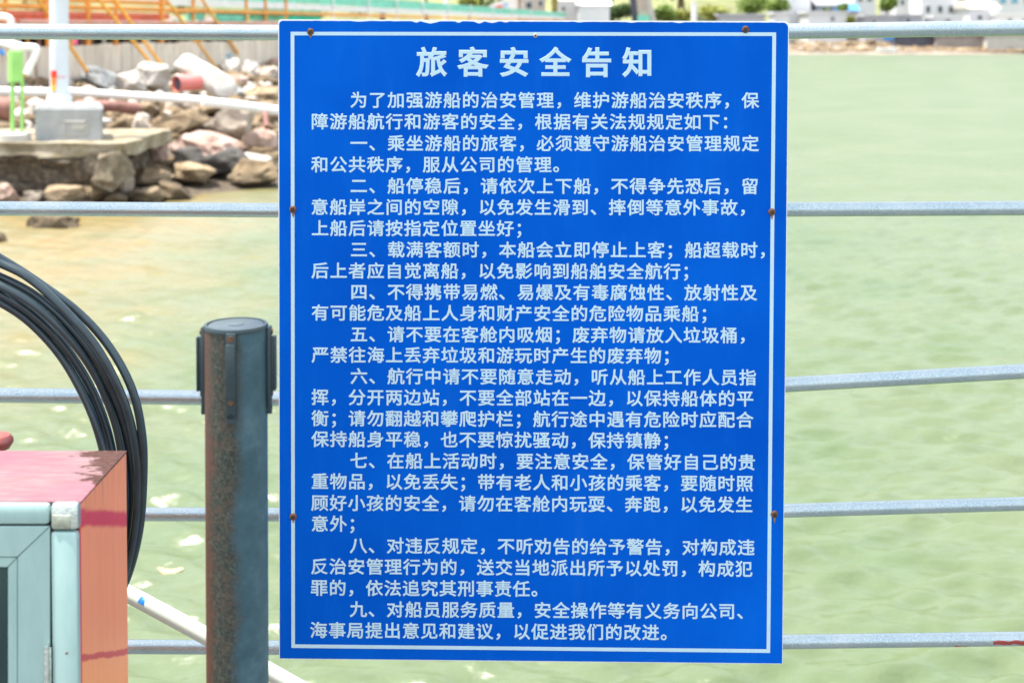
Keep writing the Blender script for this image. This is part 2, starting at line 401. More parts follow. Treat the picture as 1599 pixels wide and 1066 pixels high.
# ================================================================== SETTING
# water: a fine fan of real ripples as far as they can be told apart
import numpy as np
def water_mesh():
    q = .0062; rows = [3.2]
    while rows[-1] < 150: rows.append(rows[-1] * (1 + q))
    Y = np.array(rows); ta = np.linspace(-.72, .72, 330); YY, TA = np.meshgrid(Y, ta, indexing='ij'); XX = YY * TA
    rg = np.random.RandomState(4); Z = np.zeros_like(XX)
    for i in range(64):
        lam = 10 ** rg.uniform(-.85, -.25); th = rg.normal(0, .42) + .1; k = 2 * np.pi / lam
        amp = .0140 * lam ** .95 * (rg.rand() * .6 + .7) / 1.6
        ph = rg.rand() * 6.28; kx, ky = k * np.sin(th), k * np.cos(th)
        w = 1 + .8 * np.sin(XX * .55 / lam ** .5 * rg.uniform(.3, .8) + YY * rg.uniform(-.5, .5) + rg.rand() * 6)   # patches of calm and chop
        fade = np.clip((lam * 1.0) / (YY * q * 2.2) - .6, 0, 1)
        Z += amp * w * fade * np.sin(kx * XX + ky * YY + ph)
    edge = np.clip((.72 - np.abs(TA)) / .05, 0, 1) * np.clip((Y[:, None] - 3.2) / .5, 0, 1) * np.clip((150 - YY) / 20, 0, 1)
    Z *= edge
    n, mm = XX.shape
    co = np.stack([XX, YY, Z], -1).reshape(-1, 3)
    idx = np.arange(n * mm).reshape(n, mm); f = np.stack([idx[:-1, :-1], idx[:-1, 1:], idx[1:, 1:], idx[1:, :-1]], -1).reshape(-1, 4)
    V = co.tolist(); F = f.tolist(); b0 = len(V)
    l0, r0, l1, r1 = idx[0, 0], idx[0, -1], idx[-1, 0], idx[-1, -1]
    V += [(-500, -80, 0), (500, -80, 0), (500, 700, 0), (-500, 700, 0)]
    F += [(b0, b0 + 1, int(r0), int(l0)), (b0 + 1, b0 + 2, int(r1), int(r0)), (b0 + 2, b0 + 3, int(l1), int(r1)), (b0 + 3, b0, int(l0), int(l1))]
    me = bpy.data.meshes.new('water'); me.from_pydata(V, [], F)
    me.polygons.foreach_set('use_smooth', [True] * len(me.polygons)); me.materials.append(m_water())
    o = bpy.data.objects.new('water', me); C.objects.link(o); return o
tag(water_mesh(), kind='structure')
# sea bed far below keeps the sheet from reading as a void at the rim
bm = mk(box, (0, 300, -7), (1200, 900, 1)); tag(obj('ground', bm, SAND), kind='structure')
# left bank
random.seed(3)
us = list(range(-900, 1101, 25)); ts = [-.35, -.15, 0, .06, .14, .24, .36, .5, .65, .8, .92, 1.0, 1.02, 1.5, 2.2]
bm = bmesh.new(); grid = []
for u in us:
    row = []
    for t in ts:
        Y = DS(u) + t * (DW(u) - DS(u)); p = P(u, 40, Y)
        z = bank_z(u, Y) + (noise.noise(Vector((p.x * .7, Y * .7, 3))) * .14 if -0.1 < t < 1 else 0)
        if t > 1: z = 1.78 if t < 1.5 else 2.7
        row.append(bm.verts.new((p.x, Y, z)))
    grid.append(row)
for a, b in zip(grid, grid[1:]):
    for k in range(len(ts) - 1): bm.faces.new((a[k], b[k], b[k + 1], a[k + 1]))
tag(obj('rubble_bank', bm, m_rock('bank_soil', [(.05, .04, .03), (.13, .10, .075), (.26, .22, .18)], .3), smooth=True), kind='structure')

# far shore: sand, then rising ground
def far_z(Y, x):
    t = Y - 156
    if t < 0: return -1.5 + (t + 14) * .1
    if t < 9: return t * .11
    if t < 40: return 1.0 + (t - 9) * .05
    return 2.5 + (t - 40) * .42 + 5 * noise.noise(Vector((x * .015, Y * .015, 0)))
bm = bmesh.new(); grid = []
for i in range(81):
    x = -260 + i * 6.5; row = []
    for Y in [142, 152, 156, 158, 161, 165, 172, 182, 196, 210, 230, 260, 300, 350, 400]:
        wob = 2.0 * noise.noise(Vector((x * .06, 7, 1)))
        row.append(bm.verts.new((x, Y + wob, far_z(Y, x))))
    grid.append(row)
for a, b in zip(grid, grid[1:]):
    for k in range(len(a) - 1): bm.faces.new((a[k], b[k], b[k + 1], a[k + 1]))
tag(obj('hillside', bm, M('hill_scrub_soil', (.16, .17, .07), .9, 0, .45, .12, .5, .3), smooth=True), kind='structure')
bm = bmesh.new(); grid = []
for i in range(81):
    x = -40 + i * 2.2; row = []
    for Y in [150, 155, 157, 160, 163, 168, 173]:
        wob = 2.0 * noise.noise(Vector((x * .06, 7, 1))) + .5 * noise.noise(Vector((x * .5, 3, 1)))
        row.append(bm.verts.new((x, Y + wob, far_z(Y, x) + .12 + .12 * noise.noise(Vector((x * .4, Y * .4, 5))))))
    grid.append(row)
for a, b in zip(grid, grid[1:]):
    for k in range(len(a) - 1): bm.faces.new((a[k], b[k], b[k + 1], a[k + 1]))
tag(obj('beach', bm, M('pale_beach_sand', (.20, .165, .13), .9, 0, .45, .3, .4, .05), smooth=True), kind='structure')

def leaf_cloud(bm, c, rad, n, size, rnd, flat=1.0):
    for _ in range(n):
        d = Vector((rnd.gauss(0, 1), rnd.gauss(0, 1), rnd.gauss(0, 1))).normalized() * (rnd.random() ** .45)
        lump = 1 + .35 * noise.noise(Vector((d.x * 2.3 + c[0], d.y * 2.3 + c[1], d.z * 2.3)))
        p = Vector(c) + Vector((d.x * rad[0], d.y * rad[1], d.z * rad[2])) * lump
        a = Vector((rnd.uniform(-1, 1), rnd.uniform(-1, 1), rnd.uniform(-.6, .6))).normalized(); b_ = a.cross(Vector((rnd.uniform(-1, 1), rnd.uniform(-1, 1), 1))).normalized()
        s = size * rnd.uniform(.6, 1.3)
        vs = [bm.verts.new(p + a * s * x + b_ * s * y * .7) for x, y in ((-1, 0), (0, -1), (1, 0), (0, 1))]
        bm.faces.new(vs)
# scrub over the far hillside
rnd = random.Random(5); bm = bmesh.new()
for k in range(420):
    x = rnd.uniform(-150, 150); Y = rnd.uniform(200, 300)
    leaf_cloud(bm, (x, Y, far_z(Y, x) + .8), (2.6, 2.0, 1.7), 34, .55, rnd)
tag(obj('hillside_scrub', bm, m_leaf('scrub_leaves', (.05, .085, .02), (.12, .17, .045))), 'mixed green scrub covering the far hillside', 'scrub', kind='stuff')

# deck we stand on
bm = mk(box, (0, -1.6, EYE - 1.58), (9, 8.9, .16), bev=.01)
tag(obj('boat_deck', bm, DECK), kind='structure')

# ================================================================== THE SIGN
SY = 2.70
sign = thing('notice_board', 'large blue passenger safety notice covered in white Chinese text, screwed to the railing', 'sign', P(828, 1032, SY))
TL, TR, BR, BL = (434.3, 30.5), (1232, 33.5), (1222, 1036), (436, 1028)
def quad(a, b, i):                                  # inset corners in pixels
    (tl, tr, br, bl) = a; return tl
def rounded(c4, rad, n=4):
    out = []
    for k in range(4):
        p = Vector((*c4[k], 0)); a = Vector((*c4[k - 1], 0)); b = Vector((*c4[(k + 1) % 4], 0)); r = rad[k]
        da, db = (a - p).normalized() * r, (b - p).normalized() * r
        for i in range(n + 1):
            t = i / n; q = (p + da) * (1 - t) ** 2 + p * 2 * t * (1 - t) + (p + db) * t * t
            out.append((q.x, q.y))
    return out
bm = bmesh.new(); prism(bm, [P(u, v, SY) for u, v in rounded([TL, TR, BR, BL], [5, 9, 3, 3])], .004)
obj('backing_board', bm, BOARD, sign)
rnd = random.Random(11)
chips = [(650, 6, 3), (672, 14, 4.5), (716, 5, 3), (748, 8, 4), (768, 10, 3), (790, 6, 2), (560, 12, 1.5), (985, 8, 1.8), (1060, 9, 1.6), (905, 8, 1.2)]
bm = bmesh.new(); prev = None; NC = 300
for i in range(NC + 1):
    t = i / NC
    if i < 8: t = (i / 8) ** 2 * 8 / NC
    if i > NC - 8: t = 1 - ((NC - i) / 8) ** 2 * 8 / NC
    u0 = TL[0] + 1.6 + t * (TR[0] - 1.3 - TL[0] - 1.6); u1 = BL[0] + .9 + t * (BR[0] - .7 - BL[0] - .9)
    v = TL[1] + 2.3 + 3 * t + .5 * noise.noise(Vector((u0 * .09, 1, 0))); vb = BL[1] - .8 + t * (BR[1] - BL[1])
    for cu_, w, d in chips:
        if abs(u0 - cu_) < w: v += d * (1 - abs(u0 - cu_) / w) ** .7 * .8
    dl, dr = u0 - TL[0] - 1.6, TR[0] - 1.3 - u0
    if dl < 6: v += 6 - math.sqrt(max(0, 36 - (6 - dl) ** 2))
    if dr < 8: v += 8 - math.sqrt(max(0, 64 - (8 - dr) ** 2))
    cur = (bm.verts.new(P(u0, v, SY - .0007)), bm.verts.new(P(u1, vb, SY - .0007)))
    if prev: bm.faces.new((prev[0], cur[0], cur[1], prev[1]))
    prev = cur
obj('blue_face', bm, BLUE, sign)
# printed frame line
bo = [(453.8, 50), (1212, 51), (1202.6, 1018.6), (455, 1010.8)]; bi = [(459.6, 55.6), (1206, 56.6), (1197, 1012.8), (460.6, 1005.2)]
bm = bmesh.new(); a = [bm.verts.new(P(u, v, SY - .0012)) for u, v in bo]; b = [bm.verts.new(P(u, v, SY - .0012)) for u, v in bi]
for k in range(4): bm.faces.new((a[k], a[(k + 1) % 4], b[(k + 1) % 4], b[k]))
obj('border_line', bm, PRINT, sign)
# lettering
FONT = bpy.data.fonts.load('<builtin>') if '<builtin>' not in bpy.data.fonts else bpy.data.fonts['<builtin>']
cu = bpy.data.curves.new('glyph', 'FONT'); cu.font = FONT; cu.size = 1; cu.resolution_u = 3
co = bpy.data.objects.new('glyph', cu); C.objects.link(co)
GL = {}
OVERLAP = '跑'                                       # strokes that cross each other are filled one by one
def stroke_meshes(dg, bold):
    crv = co.evaluated_get(dg).to_curve(dg, apply_modifiers=False).copy(); out = []
    P2 = [[(p.co.x, p.co.y) for p in (sp.bezier_points or sp.points)] for sp in crv.splines]
    ar = [sum(a[0] * b[1] - b[0] * a[1] for a, b in zip(p, p[1:] + p[:1])) for p in P2]
    sg = 1 if max(ar, key=abs) > 0 else -1
    def inside(pt, poly):
        c = False
        for (x0, y0), (x1, y1) in zip(poly, poly[1:] + poly[:1]):
            if (y0 > pt[1]) != (y1 > pt[1]) and pt[0] < (x1 - x0) * (pt[1] - y0) / (y1 - y0) + x0: c = not c
        return c
    outer = [i for i, a in enumerate(ar) if a * sg > 0]; hold = {i: [i] for i in outer}
    for j, a in enumerate(ar):
        if a * sg > 0: continue
        cand = [i for i in outer if inside(P2[j][0], P2[i])]
        if cand: hold[min(cand, key=lambda i: abs(ar[i]))].append(j)
    for i, keep in hold.items():
        c2 = crv.copy()
        for sp in [sp for n, sp in enumerate(c2.splines) if n not in keep][::-1]: c2.splines.remove(sp)
        c2.bevel_depth = bold; c2.bevel_resolution = 0; c2.extrude = .004; c2.fill_mode = 'BOTH'; c2.dimensions = '2D'
        o2 = bpy.data.objects.new('stroke', c2); C.objects.link(o2); bpy.context.view_layer.update(); d2 = bpy.context.evaluated_depsgraph_get()
        out.append(bpy.data.meshes.new_from_object(o2.evaluated_get(d2))); bpy.data.objects.remove(o2); bpy.data.curves.remove(c2)
    bpy.data.curves.remove(crv); return out
def glyph(ch, bold):
    k = (ch, bold)
    if k not in GL:                                 # a thin bevel round the outline makes the strokes bold
        cu.body = ch; cu.bevel_depth = bold; cu.bevel_resolution = 0; cu.extrude = .004; bpy.context.view_layer.update()
        dg = bpy.context.evaluated_depsgraph_get(); me = bpy.data.meshes.new_from_object(co.evaluated_get(dg))
        mes = [me] if ch not in OVERLAP else stroke_meshes(dg, bold); V, Fs = [], []
        for q, me in enumerate(mes):
            fs = [tuple(p.vertices) for p in me.polygons if all(me.vertices[i].co.z > 0 for i in p.vertices)]
            us_ = sorted({i for f in fs for i in f}); ix = {i: n + len(V) for n, i in enumerate(us_)}
            V += [(me.vertices[i].co.x, me.vertices[i].co.y, me.vertices[i].co.z + q * .002) for i in us_]; Fs += [tuple(ix[i] for i in f) for f in fs]
        GL[k] = (V, Fs)
        for me in mes: bpy.data.meshes.remove(me)
    return GL[k]
def text_line(name, s, u0, u1, i1, v0, v1, w, h, bold):
    me = bpy.data.meshes.new(name); V, Fc = [], []; pitch = (u1 - u0) / i1; sl = (v1 - v0) / max(u1 - u0, 1); root = ROOT[sign]
    for i, ch in enumerate(s):
        vs, fs = glyph(ch, bold); cu_ = u0 + pitch * i; n0 = len(V)
        for x, y, z in vs:
            uu = cu_ + (x - .5) * w; vv = v0 + sl * (uu - u0) - (y - .38) * h
            V.append(P(uu, vv, SY - .0012 - z * .008) - root)
        Fc += [tuple(n0 + j for j in f) for f in fs]
    me.from_pydata(V, [], Fc); me.materials.append(PRINT)
    o = bpy.data.objects.new(name, me); C.objects.link(o); o.parent = sign; return o
text_line('title_text', '旅客安全告知', 674, 996, 5, 97, 97.5, 48.5, 47.5, .027)
LINES = [
 ('为了加强游船的治安管理，维护游船治安秩序，保', 560.3, 1171.7, 21, 156.3, 157),
 ('障游船航行和游客的安全，根据有关法规规定如下：', 499.2, 1110.8, 21, 189.8, 190.4),
 ('一、乘坐游船的旅客，必须遵守游船治安管理规定', 560.3, 1171.7, 21, 223.6, 224.1),
 ('和公共秩序，服从公司的管理。', 499.5, 847.8, 12, 256.9, 257.1),
 ('二、船停稳后，请依次上下船，不得争先恐后，留', 560.3, 1171, 21, 290, 290.9),
 ('意船岸之间的空隙，以免发生滑到、摔倒等意外事故，', 499.3, 1138.3, 22, 323.2, 324),
 ('上船后请按指定位置坐好；', 499.8, 789, 10, 356, 356.6),
 ('三、载满客额时，本船会立即停止上客；船超载时，', 560.5, 1169.6, 21, 389.5, 390.4),
 ('后上者应自觉离船，以免影响到船舶安全航行；', 499.8, 1049.5, 19, 422.3, 423.6),
 ('四、不得携带易燃、易爆及有毒腐蚀性、放射性及', 560.5, 1168.9, 21, 455.5, 456.9),
 ('有可能危及船上人身和财产安全的危险物品乘船；', 500, 1078, 20, 488, 489.7),
 ('五、请不要在客舱内吸烟；废弃物请放入垃圾桶，', 560.5, 1138.3, 20, 521.5, 523.3),
 ('严禁往海上丢弃垃圾和游玩时产生的废弃物；', 500.2, 1019.3, 18, 553.7, 555.2),
 ('六、航行中请不要随意走动，听从船上工作人员指', 560.5, 1167.5, 21, 587, 589),
 ('挥，分开两边站，不要全部站在一边，以保持船体的平', 499.8, 1163.5, 23, 619.7, 622),
 ('衡；请勿翻越和攀爬护栏；航行途中遇有危险时应配合', 499.8, 1163, 23, 652.6, 655),
 ('保持船身平稳，也不要惊扰骚动，保持镇静；', 499.8, 1018.6, 18, 685, 687.3),
 ('七、在船上活动时，要注意安全，保管好自己的贵', 560, 1166, 21, 718.6, 721.3),
 ('重物品，以免丢失；带有老人和小孩的乘客，要随时照', 499.6, 1162.8, 23, 751, 754.3),
 ('顾好小孩的安全，请勿在客舱内玩耍、奔跑，以免发生', 499.3, 1162, 23, 784.6, 787.3),
 ('意外；', 499.5, 528.4, 1, 817, 817.1),
 ('八、对违反规定，不听劝告的给予警告，对构成违', 559.6, 1165, 21, 851, 854.1),
 ('反治安管理行为的，送交当地派出所予以处罚，构成犯', 498.8, 1161.6, 23, 883.6, 887.5),
 ('罪的，依法追究其刑事责任。', 498.5, 814.2, 11, 917, 918.6),
 ('九、对船员服务质量，安全操作等有义务向公司、', 559.6, 1135, 20, 950.4, 953.6),
 ('海事局提出意见和建议，以促进我们的改进。', 497.6, 1016, 18, 983, 986.6)]
for s, u0, u1, i1, v0, v1 in LINES:
    text_line('text_line', s, u0, u1, i1, v0, v1, 27.6, 26.4, .018)
bpy.data.objects.remove(co)
for u, v, r in [(485, 50, 5.6), (1164, 46.5, 5.8), (836, 56, 3.6), (457.5, 327, 5.8), (1205, 331, 5.8), (458, 806, 5.8), (1209, 802, 5.8)]:
    c = P(u, v, SY); rr = r / ppm(SY)
    bm = bmesh.new()
    tube(bm, [c + Vector((0, -.0015, 0)), c + Vector((0, -.0032, 0)), c + Vector((0, -.0042, 0))], [rr, rr * .92, rr * .5], 16)
    s_ = obj('screw', bm, ZINC if r < 4 else RUSTS, sign, smooth=True)
    bm = bmesh.new(); rot = Matrix.Rotation(rnd.uniform(0, 1.5), 4, 'Y')
    box(bm, c + Vector((0, -.0046, 0)), (rr * 1.1, .001, rr * .28), rot); box(bm, c + Vector((0, -.0045, 0)), (rr * .28, .001, rr * 1.1), rot)
    obj('cross_recess', bm, DKMET, s_)
# rust runs below the rusty screws and pale scuffs
bm = bmesh.new()
for u, v, w, l in [(485, 56, 2.2, 4), (458, 333, 2.4, 7), (1205.5, 337, 2.2, 6), (1209.5, 808, 2.0, 9), (458, 812, 1.8, 5)]:
    pts = [(u - w, v - 2), (u + w, v - 2), (u + w * .5, v + l * .6), (u, v + l), (u - w * .7, v + l * .5)]
    bm.faces.new([bm.verts.new(P(a, b_, SY - .0018)) for a, b_ in pts])
obj('rust_stain', bm, M('rust_run', (.22, .12, .05), .8, 0, .4, 300, 0), sign)

# ================================================================== RAILING
RY = SY + .026
def rail_r(th, Y): return th / 2 / ppm(Y)
railing = thing('railing', 'five horizontal galvanised pipe rails running behind the blue notice board', 'railing', P(828, 1000, RY))
LX, RX = -420, 2000
def ext(u0, v0, u1, v1, u): return v0 + (v1 - v0) * (u - u0) / (u1 - u0)
rails = [  # left part: (u,v) x2 then right part x2, thickness
    ((0, 49.5), (435, 51.3), (1235, 49.2), (1599, 44.0), 24.5),
    ((0, 325.6), (435, 328.5), (1235, 327.2), (1599, 325.2), 23),
    ((0, 616.8), (435, 622), (1235, 600), (1599, 579.5), 23.5),
    ((230, 802.6), (435, 803), (1223, 797), (1599, 786), 21.5),
    ((190, 1009), (435, 1010.5), (1223, 1001.5), (1599, 996.5), 22)]
MU = 830
for k, (a, b, c, d, th) in enumerate(rails):
    r = rail_r(th, RY)
    lv = ext(*a, *b, LX); lm = ext(*a, *b, MU)
    rm = ext(*c, *d, MU + 12); rv = ext(*c, *d, RX)
    YY = RY + .012
    sag = lambda u, u0, u1: 1.2 * math.sin(math.pi * (u - u0) / (u1 - u0))
    pl = [P(u, ext(*a, *b, u), YY) for u in range(LX, MU + 1, 50)]
    pr = [P(u, ext(*c, *d, u), YY) for u in range(MU + 12, RX + 1, 49)]
    obj('rail', mk(tube, pl, r, 20), RAIL, railing, smooth=True)
    obj('rail', mk(tube, pr, r, 20), RAILP if k == 4 else RAIL, railing, smooth=True)
for u in (LX, MU + 6, RX):
    p0 = P(u, 46, RY + .03); x = p0.x
    zb = P(u, 1022, RY).z if u == MU + 6 else EYE - 1.5
    bm = bmesh.new(); tube(bm, [Vector((x, RY + .05, zb)), Vector((x, RY + .05, p0.z + .01))], .021, 16)
    obj('post', bm, RAIL, railing, smooth=True)

# ================================================================== BELT POST
PY = 1.80
pc = P(368.5, 505, PY); pr_ = 49.3 / ppm(PY)
zt = pc.z; px = P(368.5, 505, PY).x
xb = P(371, 1066, PY).x
stan = thing('belt_barrier_post', 'weathered dark round queue barrier post with belt clips, just left of the blue sign', 'barrier post', (px, PY, EYE - 1.5))
def xz(z): return px + (xb - px) * (zt - z) / (zt - P(370, 1066, PY).z)
bm = bmesh.new(); zs = [zt - .006, zt - .2, zt - .5, EYE - 1.5 + .03]
tube(bm, [Vector((xz(z), PY, z)) for z in zs], pr_ * .985, 48); obj('tube', bm, PATINA, stan, smooth=True)
bm = bmesh.new(); lathe(bm, (px, PY, zt), [(pr_ * .97, -.0065), (pr_ * 1.010, -.0055), (pr_ * 1.012, -.0015), (pr_ * .99, 0), (pr_ * .91, 0), (pr_ * .895, -.003)])
obj('top_rim', bm, PLAST, stan, smooth=True)
bm = bmesh.new(); lathe(bm, (px, PY, zt), [(pr_ * .875, -.006), (pr_ * .875, -.0012), (pr_ * .85, -.0006)])
lid = obj('lid', bm, LID, stan, smooth=True)
bm = bmesh.new(); lathe(bm, (px, PY, zt), [(pr_ * .27, -.0005), (pr_ * .27, 0), (pr_ * .23, .0003)], 24)
obj('lid_boss', bm, LID, lid, smooth=True)
bm = bmesh.new(); tube(bm, [Vector((xz(EYE - 1.5), PY, EYE - 1.5 + z)) for z in (0, .012, .03, .034)], [.16, .16, .09, .05], 40)
obj('base_plate', bm, PLAST, stan, smooth=True)
def clip(ang, zc):
    """belt clip: back plate, a raised channel and two screws, turned round the post"""
    rot = Matrix.Rotation(ang, 3, 'Z'); cx = Vector((px + .0005, PY, 0))
    def at(r, t, z): return cx + rot @ Vector((t, -r, 0)) + Vector((0, 0, z))
    m3 = rot
    bm = bmesh.new(); box(bm, at(pr_ + .0015, 0, zt - .0595), (.013, .006, .112), m3, .0015)
    tube(bm, [at(pr_ - .002, 0, zt - .1135), at(pr_ + .0045, 0, zt - .1135)], .0065, 16)
    pl = obj('belt_clip', bm, PLAST, stan, smooth=True)
    bm = bmesh.new(); box(bm, at(pr_ + .0055, 0, zt - .0525), (.0075, .006, .072), m3, .001)
    box(bm, at(pr_ + .0092, 0, zt - .0525), (.012, .003, .072), m3, .0012)
    obj('channel', bm, PLAST, pl, smooth=True)
    for z in (zt - .0105, zt - .092):
        bm = bmesh.new(); tube(bm, [at(pr_ + .004, 0, z), at(pr_ + .0062, 0, z)], .0040, 14)
        obj('screw', bm, RUSTS, pl, smooth=True)
for a in (R(2), R(92), R(182), R(-88)): clip(a, 0)

# ================================================================== CABINET
FY, BY = 1.75, 1.962
ft = P(125, 783, FY); zc_ = ft.z; xr = ft.x
BOT = EYE - 1.5 + .05; XL = xr - .75
cab = thing('hose_cabinet', 'red fire hose cabinet with rusty faded top and pale aluminium glazed door', 'cabinet', (xr, FY, EYE - 1.5))
def shell(bm):
    # five sheets with real thickness, door side open
    box(bm, ((XL + xr) / 2, BY - .001, (zc_ + BOT) / 2), (xr - XL - .004, .002, zc_ - BOT - .004))
    box(bm, (XL + .001, (FY + BY) / 2, (zc_ + BOT) / 2), (.002, BY - FY - .006, zc_ - BOT - .006))
    box(bm, ((XL + xr) / 2, (FY + BY) / 2, BOT + .001), (xr - XL - .006, BY - FY - .006, .002))
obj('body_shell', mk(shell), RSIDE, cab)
ROOT_r = ROOT[cab]
# top sheet and side sheet keep their own origins at the near right top corner for the wear and painted reflections
def sheet(name, verts, mat):
    bm = bmesh.new(); box(bm, *verts); return obj(name, bm, mat, cab)
t_ = obj('top_sheet', mk(box, ((XL + xr) / 2, (FY + BY) / 2, zc_ - .001), (xr - XL + .002, BY - FY, .0022)), FTOP, cab)
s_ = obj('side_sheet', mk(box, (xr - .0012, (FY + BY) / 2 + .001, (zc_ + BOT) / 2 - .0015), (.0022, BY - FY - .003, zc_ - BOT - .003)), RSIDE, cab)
for o in (t_, s_):   # local origin: near right top corner
    off = Vector((xr, FY + .1, zc_)) - ROOT[cab]
    for v in o.data.vertices: v.co -= off
    o.location = off
zf = lambda v: P(0, v, FY).z
xf = lambda u: P(u, 783, FY).x
def bar_h(bm, u0, u1, v0, v1, y0, y1, bev=.002):
    a, b = P(u0, v1, y0), P(u1, v0, y0)
    vm = min((v0 + v1) / 2, 900); a.x, b.x = P(u0, vm, y0).x, P(u1, vm, y0).x
    box(bm, ((a.x + b.x) / 2, (y0 + y1) / 2, (a.z + b.z) / 2), (b.x - a.x, y1 - y0, b.z - a.z), None, bev)
LU = -795
VB = 783 + (zc_ - BOT) * ppm(FY)
obj('frame_rail', mk(bar_h, LU + 46, 77.2, 787, 820, FY - .014, FY - .001, .006), ALU, cab, smooth=True)
obj('frame_stile', mk(bar_h, 78.3, 121.8, 829, VB, FY - .014, FY - .001, .006), ALU, cab, smooth=True)
obj('frame_stile', mk(bar_h, LU, LU + 42, 829, VB, FY - .014, FY - .001, .006), ALU, cab, smooth=True)
obj('frame_rail', mk(bar_h, LU + 46, 77.2, VB - 36, VB, FY - .014, FY - .001, .006), ALU, cab, smooth=True)
for a, b in ((77.6, 122.6), (LU - 1, LU + 45.5)):
    bm = bmesh.new(); bar_h(bm, a, b, 786, 828.4, FY - .0155, FY - .0006, .006)
    cc = obj('corner_cap', bm, CHROME, cab, smooth=True)
    bm = bmesh.new(); bar_h(bm, a + 4, b - 13, 804, 826, FY - .0168, FY - .012, .0012)
    obj('cap_panel', bm, M('tarnished_cap', (.42, .44, .36), .3, .8, .4, 60, .4, .002), cc, smooth=True)
obj('edge_strip', mk(bar_h, 122.9, 124.5, 829, VB, FY - .006, FY - .0004, .0002), M('crimson_edge', (.62, .02, .06), .4, 0, .1, 5, 0), cab)
# mitred door leaf: four stiles cut at 45 degrees, an inner bead, glass
def mitre(name, o, i, y0, y1, mat, parent):
    """o, i: outer and inner rectangles (u0,v0,u1,v1); four mitred members with hairline gaps"""
    oc = [(o[0], o[1]), (o[2], o[1]), (o[2], o[3]), (o[0], o[3])]; ic = [(i[0], i[1]), (i[2], i[1]), (i[2], i[3]), (i[0], i[3])]
    res = []
    for k in range(4):
        q = [oc[k], oc[(k + 1) % 4], ic[(k + 1) % 4], ic[k]]
        cu_, cv_ = sum(a for a, _ in q) / 4, sum(b for _, b in q) / 4
        g = .55
        sh = []
        for (a, b) in q:
            if k % 2 == 0: sh.append((a + (g if a < cu_ else -g), b))
            else: sh.append((a, b + (g if b < cv_ else -g)))
        bm = bmesh.new(); prism(bm, [P(a, b, y0) for a, b in sh], y1 - y0)
        bmesh.ops.bevel(bm, geom=bm.edges[:], offset=.0006, segments=1, affect='EDGES')
        res.append(obj(name, bm, mat, parent, smooth=True))
    return res
door = obj('door', mk(bar_h, LU + 43.5, 78, 821.5, VB - 38, FY - .004, FY - .002, 0), M('dark_gap', (.03, .05, .05), .6, 0, .1, 9, 0), cab)
mitre('door_frame', (LU + 44, 821.4, 77.8, VB - 38), (LU + 95, 869, 27.5, VB - 85), FY - .012, FY - .0045, ALU, door)
mitre('glazing_bead', (LU + 95.6, 869.8, 26.9, VB - 85.6), (LU + 111, 885, 12.2, VB - 101), FY - .010, FY - .0045, ALU, door)
m, nt, bs = base('dark_cabinet_glass'); 
X = sepxyz(nt); c = ramp(nt, nz(nt, 8, 4, .5, stretch=(1.5, 1, .5)), [(.35, (.008, .022, .028)), (.7, (.03, .075, .06))]); nt.links.new(c, bs.inputs['Base Color'])
wv = nt.nodes.new('ShaderNodeTexWave'); wv.inputs['Scale'].default_value = 120; wv.bands_direction = 'Z'; tcn = nt.nodes.new('ShaderNodeTexCoord'); nt.links.new(tcn.outputs['Object'], wv.inputs[0]); bump(nt, bs, wv.outputs['Fac'], .15, .001)
bs.inputs['Roughness'].default_value = .1
obj('glass_pane', mk(bar_h, LU + 110.5, 12.8, 884.5, VB - 100, FY - .007, FY - .0046, 0), m, door)
bm = bmesh.new(); p = P(72.5, 1008, FY - .018); q = P(72.5, 1110, FY - .018)
tube(bm, [p, q], 4.2 / ppm(FY), 14)
bar_h(bm, 67.5, 78.5, 1010, 1108, FY - .0145, FY - .0115, .0006)
obj('hinge', bm, CHROME, door, smooth=True)
bm = bmesh.new(); p = P(110, 1011, FY); tube(bm, [p + Vector((0, -.0165, 0)), p + Vector((0, -.013, 0))], .0013, 10); obj('rivet', bm, RUSTS, cab)
for (a, b) in ((XL + .05, FY + .05), (xr - .05, FY + .05), (XL + .05, BY - .04), (xr - .05, BY - .04)):
    obj('foot', mk(box, (a, b, (EYE - 1.5 + BOT) / 2), (.05, .05, BOT - EYE + 1.5)), PLAST, cab)
# red bell dome fixed at the back of the cabinet top
kb = P(-6, 690, 2.02)
knob = thing('red_dome', 'small round red dome with pale worn top, behind the cabinet at the left edge', 'dome', kb + Vector((0, 0, -.05)))
bm = bmesh.new(); prof = [(.0, .0125), (.012, .0125), (.020, .0105), (.0245, .004), (.0245, -.001), (.019, -.0095), (.006, -.013), (.006, -.5)]
tube(bm, [kb + Vector((0, 0, z)) for _, z in prof[1:]], [r for r, _ in prof[1:]], 28)
obj('dome_cap', bm, M('worn_red_paint', (.24, .065, .055), .4, 0, .3, 60, .1), knob, smooth=True)

